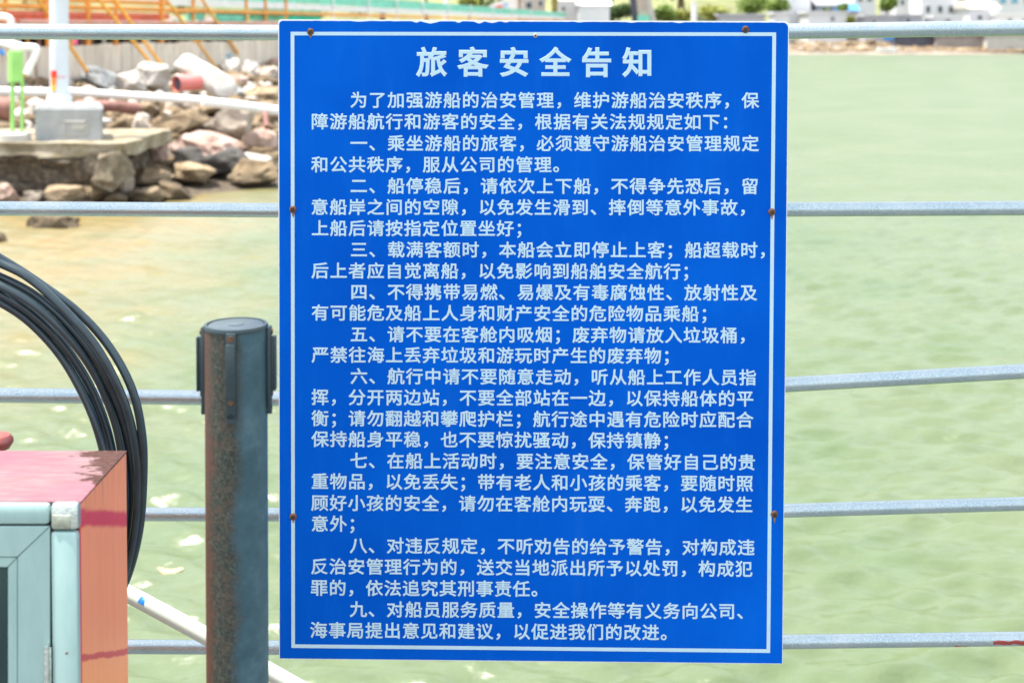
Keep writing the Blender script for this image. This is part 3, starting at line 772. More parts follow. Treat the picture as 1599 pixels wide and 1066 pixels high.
# ================================================================== HOSE COIL
coil = thing('cable_coil', 'coil of thick black rubber hose hanging behind the red cabinet', 'hose', P(-40, 400, 2.2))
ST = [
 [(-40, 384), (0, 403), (60, 441), (125, 490), (173, 545), (207, 610), (222, 680), (223.5, 750), (217, 830), (197, 905), (165, 965), (100, 1015), (20, 1040)],
 [(-40, 395), (0, 411), (45, 434), (95, 478), (150, 541), (192, 622), (212, 700), (215, 770), (207, 845), (186, 920), (150, 975), (95, 1015), (20, 1034)],
 [(-40, 418), (0, 432), (55, 461), (108, 507), (155, 568), (188, 640), (203, 708), (206, 780), (200, 850), (182, 920), (150, 970), (90, 1006), (10, 1020)],
 [(-40, 430), (0, 446), (50, 474), (103, 522), (146, 580), (177, 650), (191, 715), (194, 785), (188, 860), (172, 930), (140, 975), (80, 1000), (0, 1010)],
 [(-40, 442), (0, 459), (48, 489), (98, 537), (138, 597), (164, 660), (178, 722), (183, 790), (179, 860), (165, 925), (130, 965), (75, 990), (0, 1000)],
 [(-40, 454), (0, 472), (45, 502), (92, 552), (128, 612), (152, 670), (166, 730), (171, 795), (168, 860), (155, 915), (120, 955), (70, 980), (0, 990)],
 [(-40, 449), (0, 466), (40, 491), (90, 545), (134, 615), (158, 680), (165, 720), (164, 770), (158, 830), (140, 890), (110, 935), (60, 965), (-5, 975)]]
for k, s in enumerate(ST):
    Yk = 2.20 + [.0, -.012, .004, -.008, .006, -.002, .028][k]
    right = [P(u, v, Yk + .012 * math.sin(i * .9 + k)) for i, (u, v) in enumerate(s)]
    cx_ = P(-60, 700, Yk).x
    left = [Vector((2 * cx_ - p.x, p.y + .01, p.z + .01)) for p in right[1:-1]][::-1]
    pts = catmull(right + left, 6, True)
    obj('hose_strand', mk(tube, pts, 6.7 / ppm(2.2), 14, True), BLACK, coil, smooth=True)
bm = bmesh.new(); h0 = P(-60, 330, RY)
tube(bm, catmull([h0 + Vector((0, 0, .03)), h0 + Vector((0, -.03, .0)), Vector((h0.x, 2.45, P(0, 380, 2.45).z)), Vector((h0.x, 2.26, P(0, 505, 2.2).z)), Vector((h0.x, 2.15, P(0, 510, 2.2).z)), Vector((h0.x, 2.12, P(0, 470, 2.2).z))], 6), .006, 10)
obj('hook', bm, RAIL, coil, smooth=True)

# ================================================================== DIAGONAL WHITE PIPE
a, b = P(120, 884, 2.42), P(520, 1104, 2.36)
pipe = thing('plastic_pipe', 'slanting white plastic pipe with a blue mark, passing behind the barrier post', 'pipe', a)
pts = [a.lerp(b, t / 8) + Vector((0, 0, .003 * math.sin(t / 8 * math.pi))) for t in range(9)]
obj('pipe_wall', mk(tube, pts, 13.0 / ppm(2.4), 24), PVC, pipe, smooth=True)
d = (b - a).normalized(); mk0 = P(218, 941, 2.41); t0 = (mk0 - a).dot(d)
x_, y_ = frame(d); c0 = a + d * t0
bm = bmesh.new(); rr = 13.4 / ppm(2.4); rows = []
toward = Vector((0, -1, .75)); toward = (toward - d * toward.dot(d)).normalized(); side = d.cross(toward)
for s in (0, .3, .7, 1):
    rows.append([bm.verts.new(c0 + d * (s * .011 + (.004 * q if s > .5 else 0)) + (toward * math.cos(q) + side * math.sin(q)) * rr + Vector((0, 0, .0015))) for q in [x * .14 - .42 for x in range(7)]])
for A, B_ in zip(rows, rows[1:]):
    for k in range(6): bm.faces.new((A[k], A[k + 1], B_[k + 1], B_[k]))
obj('blue_mark', bm, M('blue_tape', (.01, .16, .50), .5, 0, .2, 200, 0), pipe)
# floating leaf
lp = P(266, 902, EYE * F_PX / (902 - 40)); lp.z = .012
bm = bmesh.new(); n = 14
vs = [bm.verts.new(lp + Vector((.075 * math.cos(2 * math.pi * k / n) * (1 + .15 * math.sin(3 * k)), .035 * math.sin(2 * math.pi * k / n), .012 * math.cos(4 * math.pi * k / n)))) for k in range(n)]
c0 = bm.verts.new(lp + Vector((0, 0, -.004)))
for k in range(n): bm.faces.new((vs[k], vs[(k + 1) % n], c0))
tag(obj('fallen_leaf', bm, M('dry_leaf', (.55, .36, .20), .6, 0, .2, 30, 0), loc=lp), 'pale orange leaf floating on the green water between coil and post', 'leaf')

# ================================================================== ROCKS
def rock_bm(c, size, rot, seed, cuts=9, rough=.10, sub=3, sq=.78):
    rnd = random.Random(seed); bm = bmesh.new(); bmesh.ops.create_icosphere(bm, subdivisions=sub, radius=1)
    pl = []
    for _ in range(cuts):
        d = Vector((rnd.gauss(0, 1), rnd.gauss(0, 1), rnd.gauss(0, 1))).normalized(); pl.append((d, rnd.uniform(.55, .86)))
    for ax in (Vector((0, 0, 1)), Vector((0, -1, 0)), Vector((1, 0, 0)), Vector((-1, 0, 0)), Vector((0, 0, -1))):
        pl.append(((ax + Vector((rnd.uniform(-.3, .3), rnd.uniform(-.3, .3), rnd.uniform(-.3, .3)))).normalized(), sq))
    for v in bm.verts:
        p = v.co * 1.12
        for d, h in pl:
            k = p.dot(d)
            if k > h: p = p - d * (k - h)
        q = p + Vector((seed * 1.7, 0, 0))
        p = p + v.co * (noise.fractal(q * 1.6, 1, 2, 4) * rough * 1.7 + noise.fractal(q * 5, 1, 2, 3) * rough * .55)
        v.co = p
    mt = Matrix.Translation(c) @ Matrix.Rotation(rot, 4, 'Y') @ Matrix.Rotation(rnd.uniform(-.5, .5), 4, 'Z') @ Matrix.Diagonal((*size, 1))
    bmesh.ops.transform(bm, matrix=mt, verts=bm.verts); return bm
def rock(u0, u1, v0, v1, kind, label, rot=0.0, seed=None, dy=0, depth=.9, name='boulder', cuts=9, rough=.1, Y=None, cat='rock', group='boulders of the rubble shore'):
    uc = (u0 + u1) / 2
    yb = Y if Y else min(B(uc, min(v1 - 1, 331)).y, DW(uc) - .8) + dy
    c = P(uc, (v0 + v1) / 2, yb); k = ppm(yb)
    w, h = (u1 - u0) / k / 2 * 1.12, (v1 - v0) / k / 2 * 1.2
    seed = seed if seed is not None else int(u0 * 7 + v0)
    bm = rock_bm(c, (w, w * depth if w < .8 else .7 * depth, h), rot, seed, cuts, rough)
    o = obj(name, bm, ROCK[kind](), None, loc=(c.x, c.y, c.z - h), smooth=True, crease=17)
    return tag(o, label, cat, group)
rock(200, 240, 183, 242, 'pale', 'upright pale pinkish boulder right of the ledge, left of the long slanting slab')
rock(235, 328, 178, 212, 'tan', 'long cream slab of rock slanting up to the right, with a hollow near its end', R(-14), depth=.6, cuts=5)
rock(262, 378, 207, 246, 'pink', 'broad pinkish white wedge of rock lying on the dark wet rock', R(10), dy=-.3, depth=.7)
rock(262, 318, 232, 272, 'dark', 'dark wet rock under the left end of the pinkish wedge', dy=-.1)
rock(312, 384, 232, 276, 'dark', 'nearly black wet rock under the right end of the pinkish wedge', dy=-.05)
rock(228, 262, 224, 260, 'pink', 'small rounded pink stone below the upright pale boulder', dy=-.25)
rock(205, 235, 235, 268, 'dark', 'small dark rock in the gap right of the weedy ledge', dy=.2)
rock(336, 398, 166, 226, 'pale', 'large blotchy pale grey boulder under the white pipe')
rock(384, 440, 196, 243, 'pink', 'pale mauve boulder half hidden by the left edge of the blue sign')
rock(350, 440, 250, 287, 'brown', 'brown weedy boulder at the water beside the blue sign', dy=-.3)
rock(375, 425, 238, 262, 'white', 'flat whitish stone wedged above the brown weedy boulder')
rock(205, 272, 262, 292, 'tan', 'smooth cream boulder low at the water in the middle of the shore', dy=-.1)
rock(265, 340, 255, 290, 'tan', 'humped cream boulder with a dark notch, just above the water')
rock(165, 206, 268, 302, 'pale', 'pointed pale stone beside the foot of the ledge', dy=-.1)
rock(198, 262, 294, 318, 'tan', 'flat tan stone at the waterline right above the second rail')
rock(245, 300, 286, 316, 'brown', 'crusty tan stone sloping into the water, rightmost of the low stones', R(20))
rock(65, 134, 290, 315, 'tan', 'long squared tan block at the foot of the ledge', depth=.5, cuts=4)
rock(130, 167, 287, 315, 'tan', 'rounded tan stone against the end of the long squared block')
rock(160, 202, 301, 320, 'tan', 'low tan stone just above the second rail below the pointed pale stone')
rock(38, 72, 296, 316, 'pale', 'small pale stone left of the long squared block')
rock(-8, 30, 287, 316, 'pink', 'pinkish stone at the left edge below the ledge')
rock(42, 124, 336, 372, 'brown', 'brown rock tip breaking the water just below the second rail', Y=22.5, depth=.5)
rock(-14, 10, 362, 382, 'brown', 'tiny dark rock tip in the water at the left edge', Y=21.1)
rock(125, 190, 108, 142, 'grey', 'dark grey angular rock under an orange brace, in front of the tan wall', R(8))
rock(182, 232, 112, 150, 'white', 'white rubble lump right of the grey angular rock')
rock(212, 268, 100, 148, 'white', 'largest white rubble mound, left of the red barrel')
rock(345, 378, 92, 118, 'white', 'whitish rubble stone next to the top of the broken slab')
rock(372, 408, 96, 122, 'white', 'bright rubble stone right of centre under the tan wall')
rock(404, 438, 104, 130, 'pale', 'pale rubble stone touching the sign edge above the white pipe')
rock(352, 388, 118, 138, 'pink', 'small brownish pink rubble stone right of the broken slab')
rock(340, 384, 134, 157, 'grey', 'light grey rubble stone resting behind the white pipe')
rock(382, 440, 134, 162, 'tan', 'tan rubble stone behind the white pipe beside the sign')
rock(320, 350, 140, 156, 'tan', 'little tan stone right below the red barrel')
rock(420, 440, 90, 106, 'pink', 'small orange brown stone high beside the sign edge')
rock(160, 216, 174, 192, 'tan', 'cream slab of rock right of the concrete block', depth=.5)
rock(200, 250, 160, 184, 'tan', 'tan rock peeping out under the brown steel pipe')
rock(165, 205, 186, 212, 'brown', 'brown rock between concrete block and upright boulder')
rock(255, 300, 158, 178, 'pale', 'pale rock just under the white pipe above the slanting slab')
rock(300, 345, 160, 182, 'brown', 'brown rock under the white pipe left of the blotchy boulder')
rock(392, 436, 160, 196, 'tan', 'tan rock under the white pipe beside the blue sign')
# ledge: weathered concrete slab over dark rock
ledge = thing('rock_ledge', 'long concrete slab on dark encrusted rock, carrying the grey concrete block', 'ledge', P(70, 300, 25.0))
LY = 25.0
def ledgebox(u0, u1, v0, v1, y0, dep, seed, rough, taper=0):
    a, b = P(u0, v1, y0), P(u1, v0, y0); bm = bmesh.new()
    bmesh.ops.create_cube(bm, size=1); bmesh.ops.subdivide_edges(bm, edges=bm.edges[:], cuts=9, use_grid_fill=True)
    for v in bm.verts:
        x = a.x + (v.co.x + .5) * (b.x - a.x); y = y0 + (v.co.y + .5) * dep; z = a.z + (v.co.z + .5) * (b.z - a.z)
        q = Vector((x * 1.3, y * 1.3, z * 2 + seed)); n = noise.fractal(q, 1, 2, 4)
        v.co = Vector((x + n * rough * .6, y + noise.fractal(q + Vector((9, 0, 0)), 1, 2, 4) * rough * 1.3, z + noise.fractal(q + Vector((0, 9, 0)), 1, 2, 4) * rough * (.35 if v.co.z > .45 else 1)))
    return bm
obj('slab', ledgebox(-160, 196, 223, 246, LY, 3.4, 1, .09), m_rock('stained_slab', [(.15, .115, .06), (.30, .25, .16), (.50, .46, .38)], .3), ledge, smooth=True)
obj('rock_base', ledgebox(-160, 178, 243, 296, LY + .02, 2.4, 5, .26), m_rock('encrusted_rock', [(.025, .02, .015), (.085, .065, .045), (.22, .18, .12)], .2, 9), ledge, smooth=True)
o = obj('rounded_end', rock_bm(P(172, 264, LY + .1), (.48, .6, .42), 0, 77, 6, .14), m_rock('encrusted_end', [(.12, .09, .06), (.25, .20, .13), (.42, .35, .25)], .2, 6), ledge, smooth=True)
# loose small rubble
rnd = random.Random(21)
for nm, cnt, kinds in (('loose_rubble', 420, 'pale'), ('loose_gravel', 900, 'tan')):
    bm = bmesh.new()
    for _ in range(cnt):
        u = rnd.uniform(-250, 470); t = rnd.uniform(.05, .98) if kinds == 'tan' else rnd.uniform(.45, .99)
        Y = DS(u) + t * (DW(u) - DS(u)); p = P(u, 40, Y); s = rnd.uniform(.07, .24) * (1.25 if kinds == 'tan' else 1)
        q = Vector((p.x, Y, bank_z(u, Y) + s * .3))
        if u < 215 and Y < 29.4: continue
        r = bmesh.ops.create_icosphere(bm, subdivisions=1, radius=1)['verts']
        for v in r:
            w = v.co * (1 + rnd.uniform(-.22, .12)); v.co = q + Vector((w.x * s * rnd.uniform(1, 1.2), w.y * s, w.z * s * .7))
    tag(obj(nm, bm, ROCK['white' if kinds == 'pale' else 'brown']()), ('small pale broken rubble strewn between the boulders' if kinds == 'pale' else 'small tan stones scattered over the bank'), 'rubble', kind='stuff')

# ================================================================== CONCRETE BLOCK, POLE, PIPES
BYY = 25.6
blk = thing('concrete_block', 'grey concrete block with a pressed square mark, standing on the ledge', 'concrete block', P(105, 224, BYY))
def blockbm(bm):
    a, b = P(55, 226, BYY), P(161, 166, BYY)
    bl = [a, Vector((b.x, a.y, a.z)), b, Vector((a.x, a.y, b.z))]
    off = Vector((-.42, 1.35, 0)); vs = [bm.verts.new(p) for p in bl] + [bm.verts.new(p + off) for p in bl]
    for f in ((0, 1, 2, 3), (7, 6, 5, 4), (0, 4, 5, 1), (1, 5, 6, 2), (2, 6, 7, 3), (3, 7, 4, 0)): bm.faces.new([vs[i] for i in f])
    bmesh.ops.bevel(bm, geom=bm.edges[:], offset=.05, segments=3, affect='EDGES')
obj('block_body', mk(blockbm), CONC, blk, smooth=True)
bm = bmesh.new()
for (u0, u1, v0, v1) in ((98, 136, 189, 192), (98, 101, 189, 211), (133, 136, 189, 211), (98, 136, 209, 211), (112, 132, 194, 203)):
    a, b = P(u0, v1, BYY - .02), P(u1, v0, BYY - .02); box(bm, ((a.x + b.x) / 2, BYY - .005, (a.z + b.z) / 2), (b.x - a.x, .03, b.z - a.z), None, .008)
obj('pressed_mark', bm, CONCW, blk)
Yp = BYY + .7
pole = thing('white_pole', 'thick white pole rising from the grey concrete block, with a red, yellow and blue strip', 'pole', P(93, 160, Yp))
base_p = P(93, 159, Yp); r0 = 14.3 / ppm(Yp)
bm = bmesh.new(); tube(bm, [base_p, base_p + Vector((0, 0, .10)), base_p + Vector((0, 0, .16)), P(92.5, 40, Yp), P(92, -260, Yp)], [r0 * 1.35, r0 * 1.3, r0, r0, r0], 28)
obj('shaft', bm, M('white_pole_paint', (.62, .66, .72), .45, 0, .05, 2, 0), pole, smooth=True)
for nm, v0, v1, u0, u1, col in (('red_strip', 110, 121, 83, 93.5, (.85, .04, .01)), ('orange_strip', 121, 132, 84, 92.5, (.9, .22, .01)), ('yellow_strip', 132, 143, 84, 92, (.9, .45, .05)), ('blue_strip', 145, 152, 84, 92.5, (.0, .30, .75)), ('red_wire', 119.5, 121, 93.5, 107, (.8, .2, .2))):
    bm = bmesh.new(); rows = []
    for v in (v0, v1):
        rows.append([bm.verts.new(Vector((P(u0 + (u1 - u0) * k / 6, v, Yp).x, Yp - math.sqrt(max(0, r0 * r0 * 1.02 - (P(u0 + (u1 - u0) * k / 6, v, Yp).x - base_p.x) ** 2)) - .008, P(80, v, Yp).z))) for k in range(7)])
    for k in range(6): bm.faces.new((rows[0][k], rows[0][k + 1], rows[1][k + 1], rows[1][k]))
    obj(nm, bm, M(nm + '_paint', col, .5, 0, .1, 3, 0), pole)
# green legs and sleeve with white pipes
gs = thing('green_pipe_stand', 'pale green sleeve on two thin green legs at the far left, beside the concrete block', 'pipe stand', P(26, 218, 25.5))
GR = M('light_green_paint', (.30, .62, .16), .5, 0, .15, 3, 0); Yg = 25.5
tubeo = lambda nm, pts, r, mat, par, seg=16: obj(nm, mk(tube, pts, r, seg), mat, par, smooth=True)
tubeo('sleeve', [P(24.5, 80, Yg), P(24.5, 128, Yg)], 11.5 / ppm(Yg), GR, gs)
tubeo('leg', [P(19.5, 126, Yg), P(19.5, 218, Yg)], 3.2 / ppm(Yg), GR, gs); tubeo('leg', [P(34.5, 126, Yg), P(34.5, 212, Yg)], 2.8 / ppm(Yg), GR, gs)
bm = bmesh.new(); tube(bm, [P(20, 223, Yg), P(20, 209, Yg), P(20, 207, Yg)], [.34, .32, .26], 28); obj('round_footing', bm, CONCW, gs, smooth=True)
wp = thing('elbow_pipe', 'white plastic pipe bending down over the pale green sleeve', 'pipe', P(0, 72, 26.6))
tubeo('pipe_run', catmull([P(-80, 62, 26.7), P(0, 68, 26.7), P(22, 74, 26.65), P(46, 74, 26.6), P(57, 77, 26.6), P(52, 92, 26.6), P(41, 116, 26.6)], 6), 5.6 / ppm(26.6), PVCFAR, wp)
tubeo('collar', [P(17, 72, 26.65), P(33, 75, 26.65)], 8 / ppm(26.6), PVCFAR, wp)
tubeo('blue_band', [P(1, 78, 26.4), P(5, 86, 26.4)], 4 / ppm(26.4), ROOFB, wp)
wq = thing('curled_pipe', 'white pipe curling over at the left edge above the top rail', 'pipe', P(-60, 27, 26.9))
tubeo('pipe_bend', catmull([P(-90, 27, 27), P(-20, 26, 27), P(8, 27, 27), P(17, 33, 27), P(17, 46, 27), P(17, 66, 27)], 6), 5.4 / ppm(27), PVCFAR, wq)
def run(name, label, cat, pts, r, mat):
    t = thing(name, label, cat, pts[0]); tubeo('pipe_run', catmull(pts, 5), r, mat, t); return t
run('shore_pipe', 'long white pipe lying across the rubble from the pole to the sign', 'pipe',
    [P(100, 143, 30.2), P(160, 147, 30.4), P(220, 151, 30.6), P(300, 156, 31), P(315, 157, 31)], 6.6 / ppm(30), PVCFAR)
run('shore_pipe', 'nearer white pipe length sloping down behind the left edge of the blue sign', 'pipe',
    [P(316, 159, 30.6), P(380, 166, 30.9), P(440, 174, 31.2), P(600, 190, 32)], 7.6 / ppm(31), PVCFAR)
run('shore_pipe', 'short white pipe length running off the left edge, left of the pole', 'pipe',
    [P(-200, 135, 29.2), P(-60, 141, 29.4), P(84, 145, 29.8)], 6.8 / ppm(29.5), PVCFAR)
run('steel_pipe', 'reddish brown steel pipe lying under the white pipe right of the block', 'pipe',
    [P(120, 165, 30.0), P(175, 166, 30.0), P(218, 171, 30.2)], 9 / ppm(30), BRN)
run('steel_pipe', 'thick reddish brown steel pipe at the left edge behind the green legs', 'pipe',
    [P(-120, 168, 28.6), P(-40, 169, 28.6), P(17, 171, 28.7)], 19 / ppm(28.6), BRN)
run('iron_rod', 'thin rusty rod leaning on the tan wall left of the white pole', 'rod', [P(53, 80, 31), P(56, 110, 31), P(60, 140, 31)], 2 / ppm(31), TIMB)
run('rusty_stub', 'short rusty red iron stub among the rocks beside the sign', 'rod', [P(414, 176, 29), P(417, 199, 28.6)], 4.5 / ppm(29), BRN)
# barrel
bar = thing('red_barrel', 'faded red barrel lying in the rubble, its dark open end to the left', 'barrel', P(295, 142, 33.5))
A0, A1 = P(275, 131, 33), P(319, 127, 33.6)
ax = (A1 - A0); bm = bmesh.new(); k = ppm(33)
tube(bm, [A0, A0 + ax * .05, A0 + ax * .33, A0 + ax * .35, A0 + ax * .66, A0 + ax * .68, A1], [13 / k, 12.6 / k, 12.6 / k, 13.2 / k, 12.6 / k, 13.2 / k, 12.8 / k], 28, cap=False)
bm.faces.new([v for v in bm.verts][-28:])
obj('barrel_wall', bm, M('faded_red_drum', (.58, .17, .15), .5, 0, .2, 3, .1), bar, smooth=True)
tubeo('barrel_mouth', [A0 + ax * .12, A0 + ax * .14], 12.4 / k, DARKW, bar, 28)
# broken slab leaning
sl_ = thing('broken_slab', 'long bright white broken concrete beam leaning across the rubble', 'beam', P(320, 142, 33.5))
a, b = P(290, 97, 34.2), P(352, 142, 33.2); d = b - a
bm = rock_bm((a + b) / 2, (d.length / 2 * 1.25, .36, .33), 0, 5, 3, .05, 3, .8)
rotm = Matrix.Rotation(math.atan2(-(d.z), d.x), 4, 'Y'); c = (a + b) / 2
bmesh.ops.transform(bm, matrix=Matrix.Translation(c) @ rotm @ Matrix.Translation(-c), verts=bm.verts)
obj('beam_body', bm, ROCK['white'](), sl_, smooth=True)
box_b = thing('grey_bucket', 'small blue grey bucket standing on the rubble at the foot of the wall', 'bucket', P(357, 94, 40))
bm = bmesh.new(); tube(bm, [P(357, 94, 40), P(357, 83, 40)], [4.4 / ppm(40), 5.4 / ppm(40)], 18); obj('bucket_body', bm, M('bluegrey_plastic', (.28, .36, .42), .5, 0, .1, 3, 0), box_b, smooth=True)

# ================================================================== JETTY WALL
wall = thing('retaining_wall', 'tan retaining wall of upright panels behind the rubble bank', 'wall', PR(-100, 120))
Y = DW(-160); rnd = random.Random(8)
pan = None
while Y < 78:
    u_ = 1140 - 39900 / Y; Y2 = Y + .62; u2 = 1140 - 39900 / Y2
    a = P(u_, 40, Y); b = P(u2, 40, Y2 - .02); zt_ = 2.73 + rnd.uniform(-.03, .03); d = b - a; n = Vector((d.y, -d.x, 0)).normalized()
    o_ = rnd.uniform(-.03, .03); bm = bmesh.new()
    c = (a + b) / 2 + n * o_; c.z = (1.2 + zt_) / 2
    box(bm, c, (d.length, .16, zt_ - 1.2), Matrix.Rotation(math.atan2(d.y, d.x), 3, 'Z'), .02)
    obj('wall_panel', bm, PLANK, wall); Y = Y2
# jetty
jet = thing('jetty', 'construction jetty of orange scaffold pipes with mint green netting running off into the distance', 'jetty', PR(-100, 60))
def zrow(v0): return EYE + (40 - v0) * 35.0 / F_PX
def jl(z, u0, u1, off, n=14):
    d0, d1 = DW(u0), DW(u1); out = []
    for i in range(n + 1):
        Y = d0 + (d1 - d0) * i / n; u = 1140 - 39900 / Y; p = P(u, 40, Y); out.append(Vector((p.x - off * .15, p.y + off, z)))
    return out
tubeo('walkway_tube', jl(zrow(41), -200, 930, .0), .085, M('tan_orange_pipe', (.58, .30, .14), .6, 0, .35, .8, .1), jet, 10)
tubeo('walkway_tube', jl(zrow(31), -200, 250, .15), .075, REDT, jet, 10)
tubeo('walkway_tube', jl(zrow(22), -200, 260, .25), .10, REDT, jet, 10)
tubeo('walkway_tube', jl(zrow(9), -200, 930, .05), .075, ORANGE, jet, 10)
tubeo('walkway_tube', jl(zrow(-4), -200, 260, .1), .07, ORANGE, jet, 10)
tubeo('walkway_tube', jl(zrow(34), 30, 440, -.10), .055, M('pinkish_pipe', (.62, .36, .30), .6, 0, .3, 1, 0), jet, 10)
def jpanel(name, z0, z1, u0, u1, off, mat, th=.05):
    pl = jl(z0, u0, u1, off, 1); a, b = pl; d = b - a; bm = bmesh.new(); c = (a + b) / 2; c.z = (z0 + z1) / 2
    box(bm, c, (d.length - .06, th, z1 - z0), Matrix.Rotation(math.atan2(d.y, d.x), 3, 'Z')); return obj(name, bm, mat, jet)
def useq(Y0, Y1, st):
    Y = Y0
    while Y < Y1: yield 1140 - 39900 / Y, 1140 - 39900 / (Y + st); Y += st
for u0, u1 in useq(35, 200, 3.4 * 1):
    if u0 > 60: jpanel('mint_netting', 4.24 + rnd.uniform(-.03, .03), 4.72, u0, u1, .3 + rnd.uniform(-.05, .05), MINT)
for u0, u1 in useq(38, 190, 2.6):
    if u0 > 110: jpanel('white_board', 3.97, 4.24 + rnd.uniform(-.02, .02), u0, u1, .2, WHT)
for u0, u1, z0, z1, mt_ in ((268, 298, 3.22, 3.48, GREENN), (300, 325, 3.2, 3.42, GREENN), (290, 318, 3.5, 3.8, MINT), (335, 384, 3.22, 3.92, GREENN), (338, 380, 3.5, 3.7, MINT), (388, 440, 3.5, 3.95, M('mid_green_netting', (.12, .40, .22), .8, 0, .3, 2, .2)), (442, 500, 3.4, 3.95, GREENN)):
    jpanel('green_netting', z0, z1, u0, u1, .45 if mt_ is not MINT else .38, mt_)
for u0, u1 in ((225, 248), (258, 275), (305, 330), (392, 430)):
    jpanel('pale_sheet', 3.42, 3.62, u0, u1, .6, WHT)
# storage deck, and a dark sheet painted as the shade under it
bm = bmesh.new(); a = jl(3.12, -260, 960, .25, 1); w = Vector((-4.5, 2.2, 0))
vs = [bm.verts.new(p) for p in (a[0], a[1], a[1] + w * 1.5, a[0] + w)]; vt = [bm.verts.new(v.co + Vector((0, 0, .08))) for v in vs]
for f in ((vs[0], vs[1], vs[2], vs[3]), (vt[3], vt[2], vt[1], vt[0])): bm.faces.new(f)
for k in range(4): bm.faces.new((vs[k], vs[(k + 1) % 4], vt[(k + 1) % 4], vt[k]))
obj('deck_boards', bm, TIMB, jet)
bm = bmesh.new(); vs = [bm.verts.new(p) for p in (a[0] + w * .5, a[1] + w * .7)]; vs = [vs[0], vs[1], bm.verts.new(vs[1].co + Vector((0, 0, -1.2))), bm.verts.new(vs[0].co + Vector((0, 0, -1.2)))]
bm.faces.new(vs); r = bmesh.ops.extrude_face_region(bm, geom=bm.faces[:]); bmesh.ops.translate(bm, vec=w * .02, verts=[e for e in r['geom'] if isinstance(e, bmesh.types.BMVert)])
obj('underdeck_shade_sheet', bm, M('underdeck_shade', (.10, .085, .075), .9, 0, .4, 1, 0), jet)
for u in (-170, -110, -60, 9, 73, 137, 181, 252, 302, 385, 415, 447, 520, 575, 620, 660, 700, 735, 770, 800, 830, 860):
    Yq = DW(u) - .02; p = P(u, 40, Yq); r = .085 if u in (252, 137) else .055
    tubeo('upright', [Vector((p.x, Yq, 2.5)), Vector((p.x, Yq, 4.75))], r, ORANGE if u < 500 else WHT, jet, 10)
for i, u in enumerate(range(-60, 440, 17)):
    Yq = DW(u) + .35; p = P(u, 40, Yq)
    tubeo('stub_post', [Vector((p.x, Yq, 2.6)), Vector((p.x, Yq, 3.2))], .05 + .03 * (i % 3), (TIMB, STUCC, ORANGE, BRN)[i % 4], jet, 8)
tubeo('pink_marker', [P(118, 58, 35), P(118, 70, 35)], .055, M('pink_tape', (.8, .12, .25), .6, 0, .1, 3, 0), jet, 8)
ymat = M('yellow_orange_brace', (.82, .40, .05), .5, 0, .15, 3, 0)
for k, (u0, v0, u1, v1) in enumerate(((30, -45, 155, 140), (118, -45, 268, 139), (146, -45, 280, 140), (230, -40, 345, 116), (292, -35, 372, 84), (-60, -40, 40, 120))):
    a = P(u0, v0, DW(u0) - .45); bb = B(u1, min(v1, 331)); bb = P(u1, v1, min(bb.y, DW(u1) - .5))
    lab = ['orange brace ending by the grey angular rock', 'orange brace crossing left of the red barrel', 'orange brace ending at the mouth of the red barrel', 'orange brace reaching down to the right of the broken beam', 'rightmost orange brace, nearest the blue sign', 'leftmost orange brace, behind the white pole'][k]
    t = thing('scaffold_brace', lab, 'scaffold brace', bb, 'orange braces of the jetty'); tubeo('brace_tube', [a, bb], .05, ymat, t, 10)

# ================================================================== FAR SHORE
def bldg(u0, u1, vt, vb, Y, dep, wallm, label, wins=(), name='house', roof=None, roofm=None, cat='house', wm=GLASS):
    a, b = P(u0, vb, Y), P(u1, vt, Y); g = far_z(Y, a.x) - .4
    t = thing(name, label, cat, ((a.x + b.x) / 2, Y, g), None)
    obj('wall', mk(box, ((a.x + b.x) / 2, Y + dep / 2, (g + b.z) / 2), (b.x - a.x, dep, b.z - g)), wallm, t)
    rf = mk(box, ((a.x + b.x) / 2, Y + dep / 2, b.z + .12), (b.x - a.x + .5, dep + .5, .24)) if not roof else None
    if roof:
        rf = bmesh.new(); h = roof; x0, x1, y0, y1, z = a.x - .3, b.x + .3, Y - .3, Y + dep + .3, b.z
        vs = [rf.verts.new(p) for p in ((x0, y0, z), (x1, y0, z), (x1, y1, z), (x0, y1, z), (x0, (y0 + y1) / 2, z + h), (x1, (y0 + y1) / 2, z + h))]
        for f in ((0, 1, 5, 4), (2, 3, 4, 5), (0, 4, 3), (1, 2, 5), (3, 2, 1, 0)): rf.faces.new([vs[i] for i in f])
    obj('roof', rf, roofm or wallm, t)
    for (wu, wv, ww, wh) in wins:
        p = P(wu, wv, Y); k = ppm(Y); w, h = ww / k, wh / k
        bm = bmesh.new()
        for sx in (-1, 1): box(bm, (p.x + sx * (w / 2 + .05), Y - .04, p.z), (.1, .12, h + .2))
        for sz in (-1, 1): box(bm, (p.x, Y - .045, p.z + sz * (h / 2 + .05)), (w, .12, .1))
        f = obj('window', bm, FRAMEM, t); obj('pane', mk(box, (p.x, Y - .012, p.z), (w - .002, .02, h - .002)), wm, f)
    return t
def grid_w(us, vs, w, h): return [(u, v, w, h) for u in us for v in vs]
bldg(1229, 1266, -18, 36, 176, 9, STUCCO, 'plain white house just right of the top corner of the blue sign', grid_w((1240, 1256), (-10,), 6, 8))
bldg(1262, 1322, 21, 40, 170, 5, STUCCO, 'long low white wall building in front of the small gabled house', [(1300, 30, 5, 5)], 'shed', cat='shed')
bldg(1274, 1312, 9, 30, 178, 7, STUCG, 'small gabled grey white house above the long low white building', [(1291, 16, 6, 7)], roof=1.6, roofm=ROOFG)
bldg(1318, 1340, 17, 36, 174, 4, STUCC, 'small hut with a bright blue roof among the shrubs', (), 'hut', roof=.9, roofm=ROOFB, cat='hut')
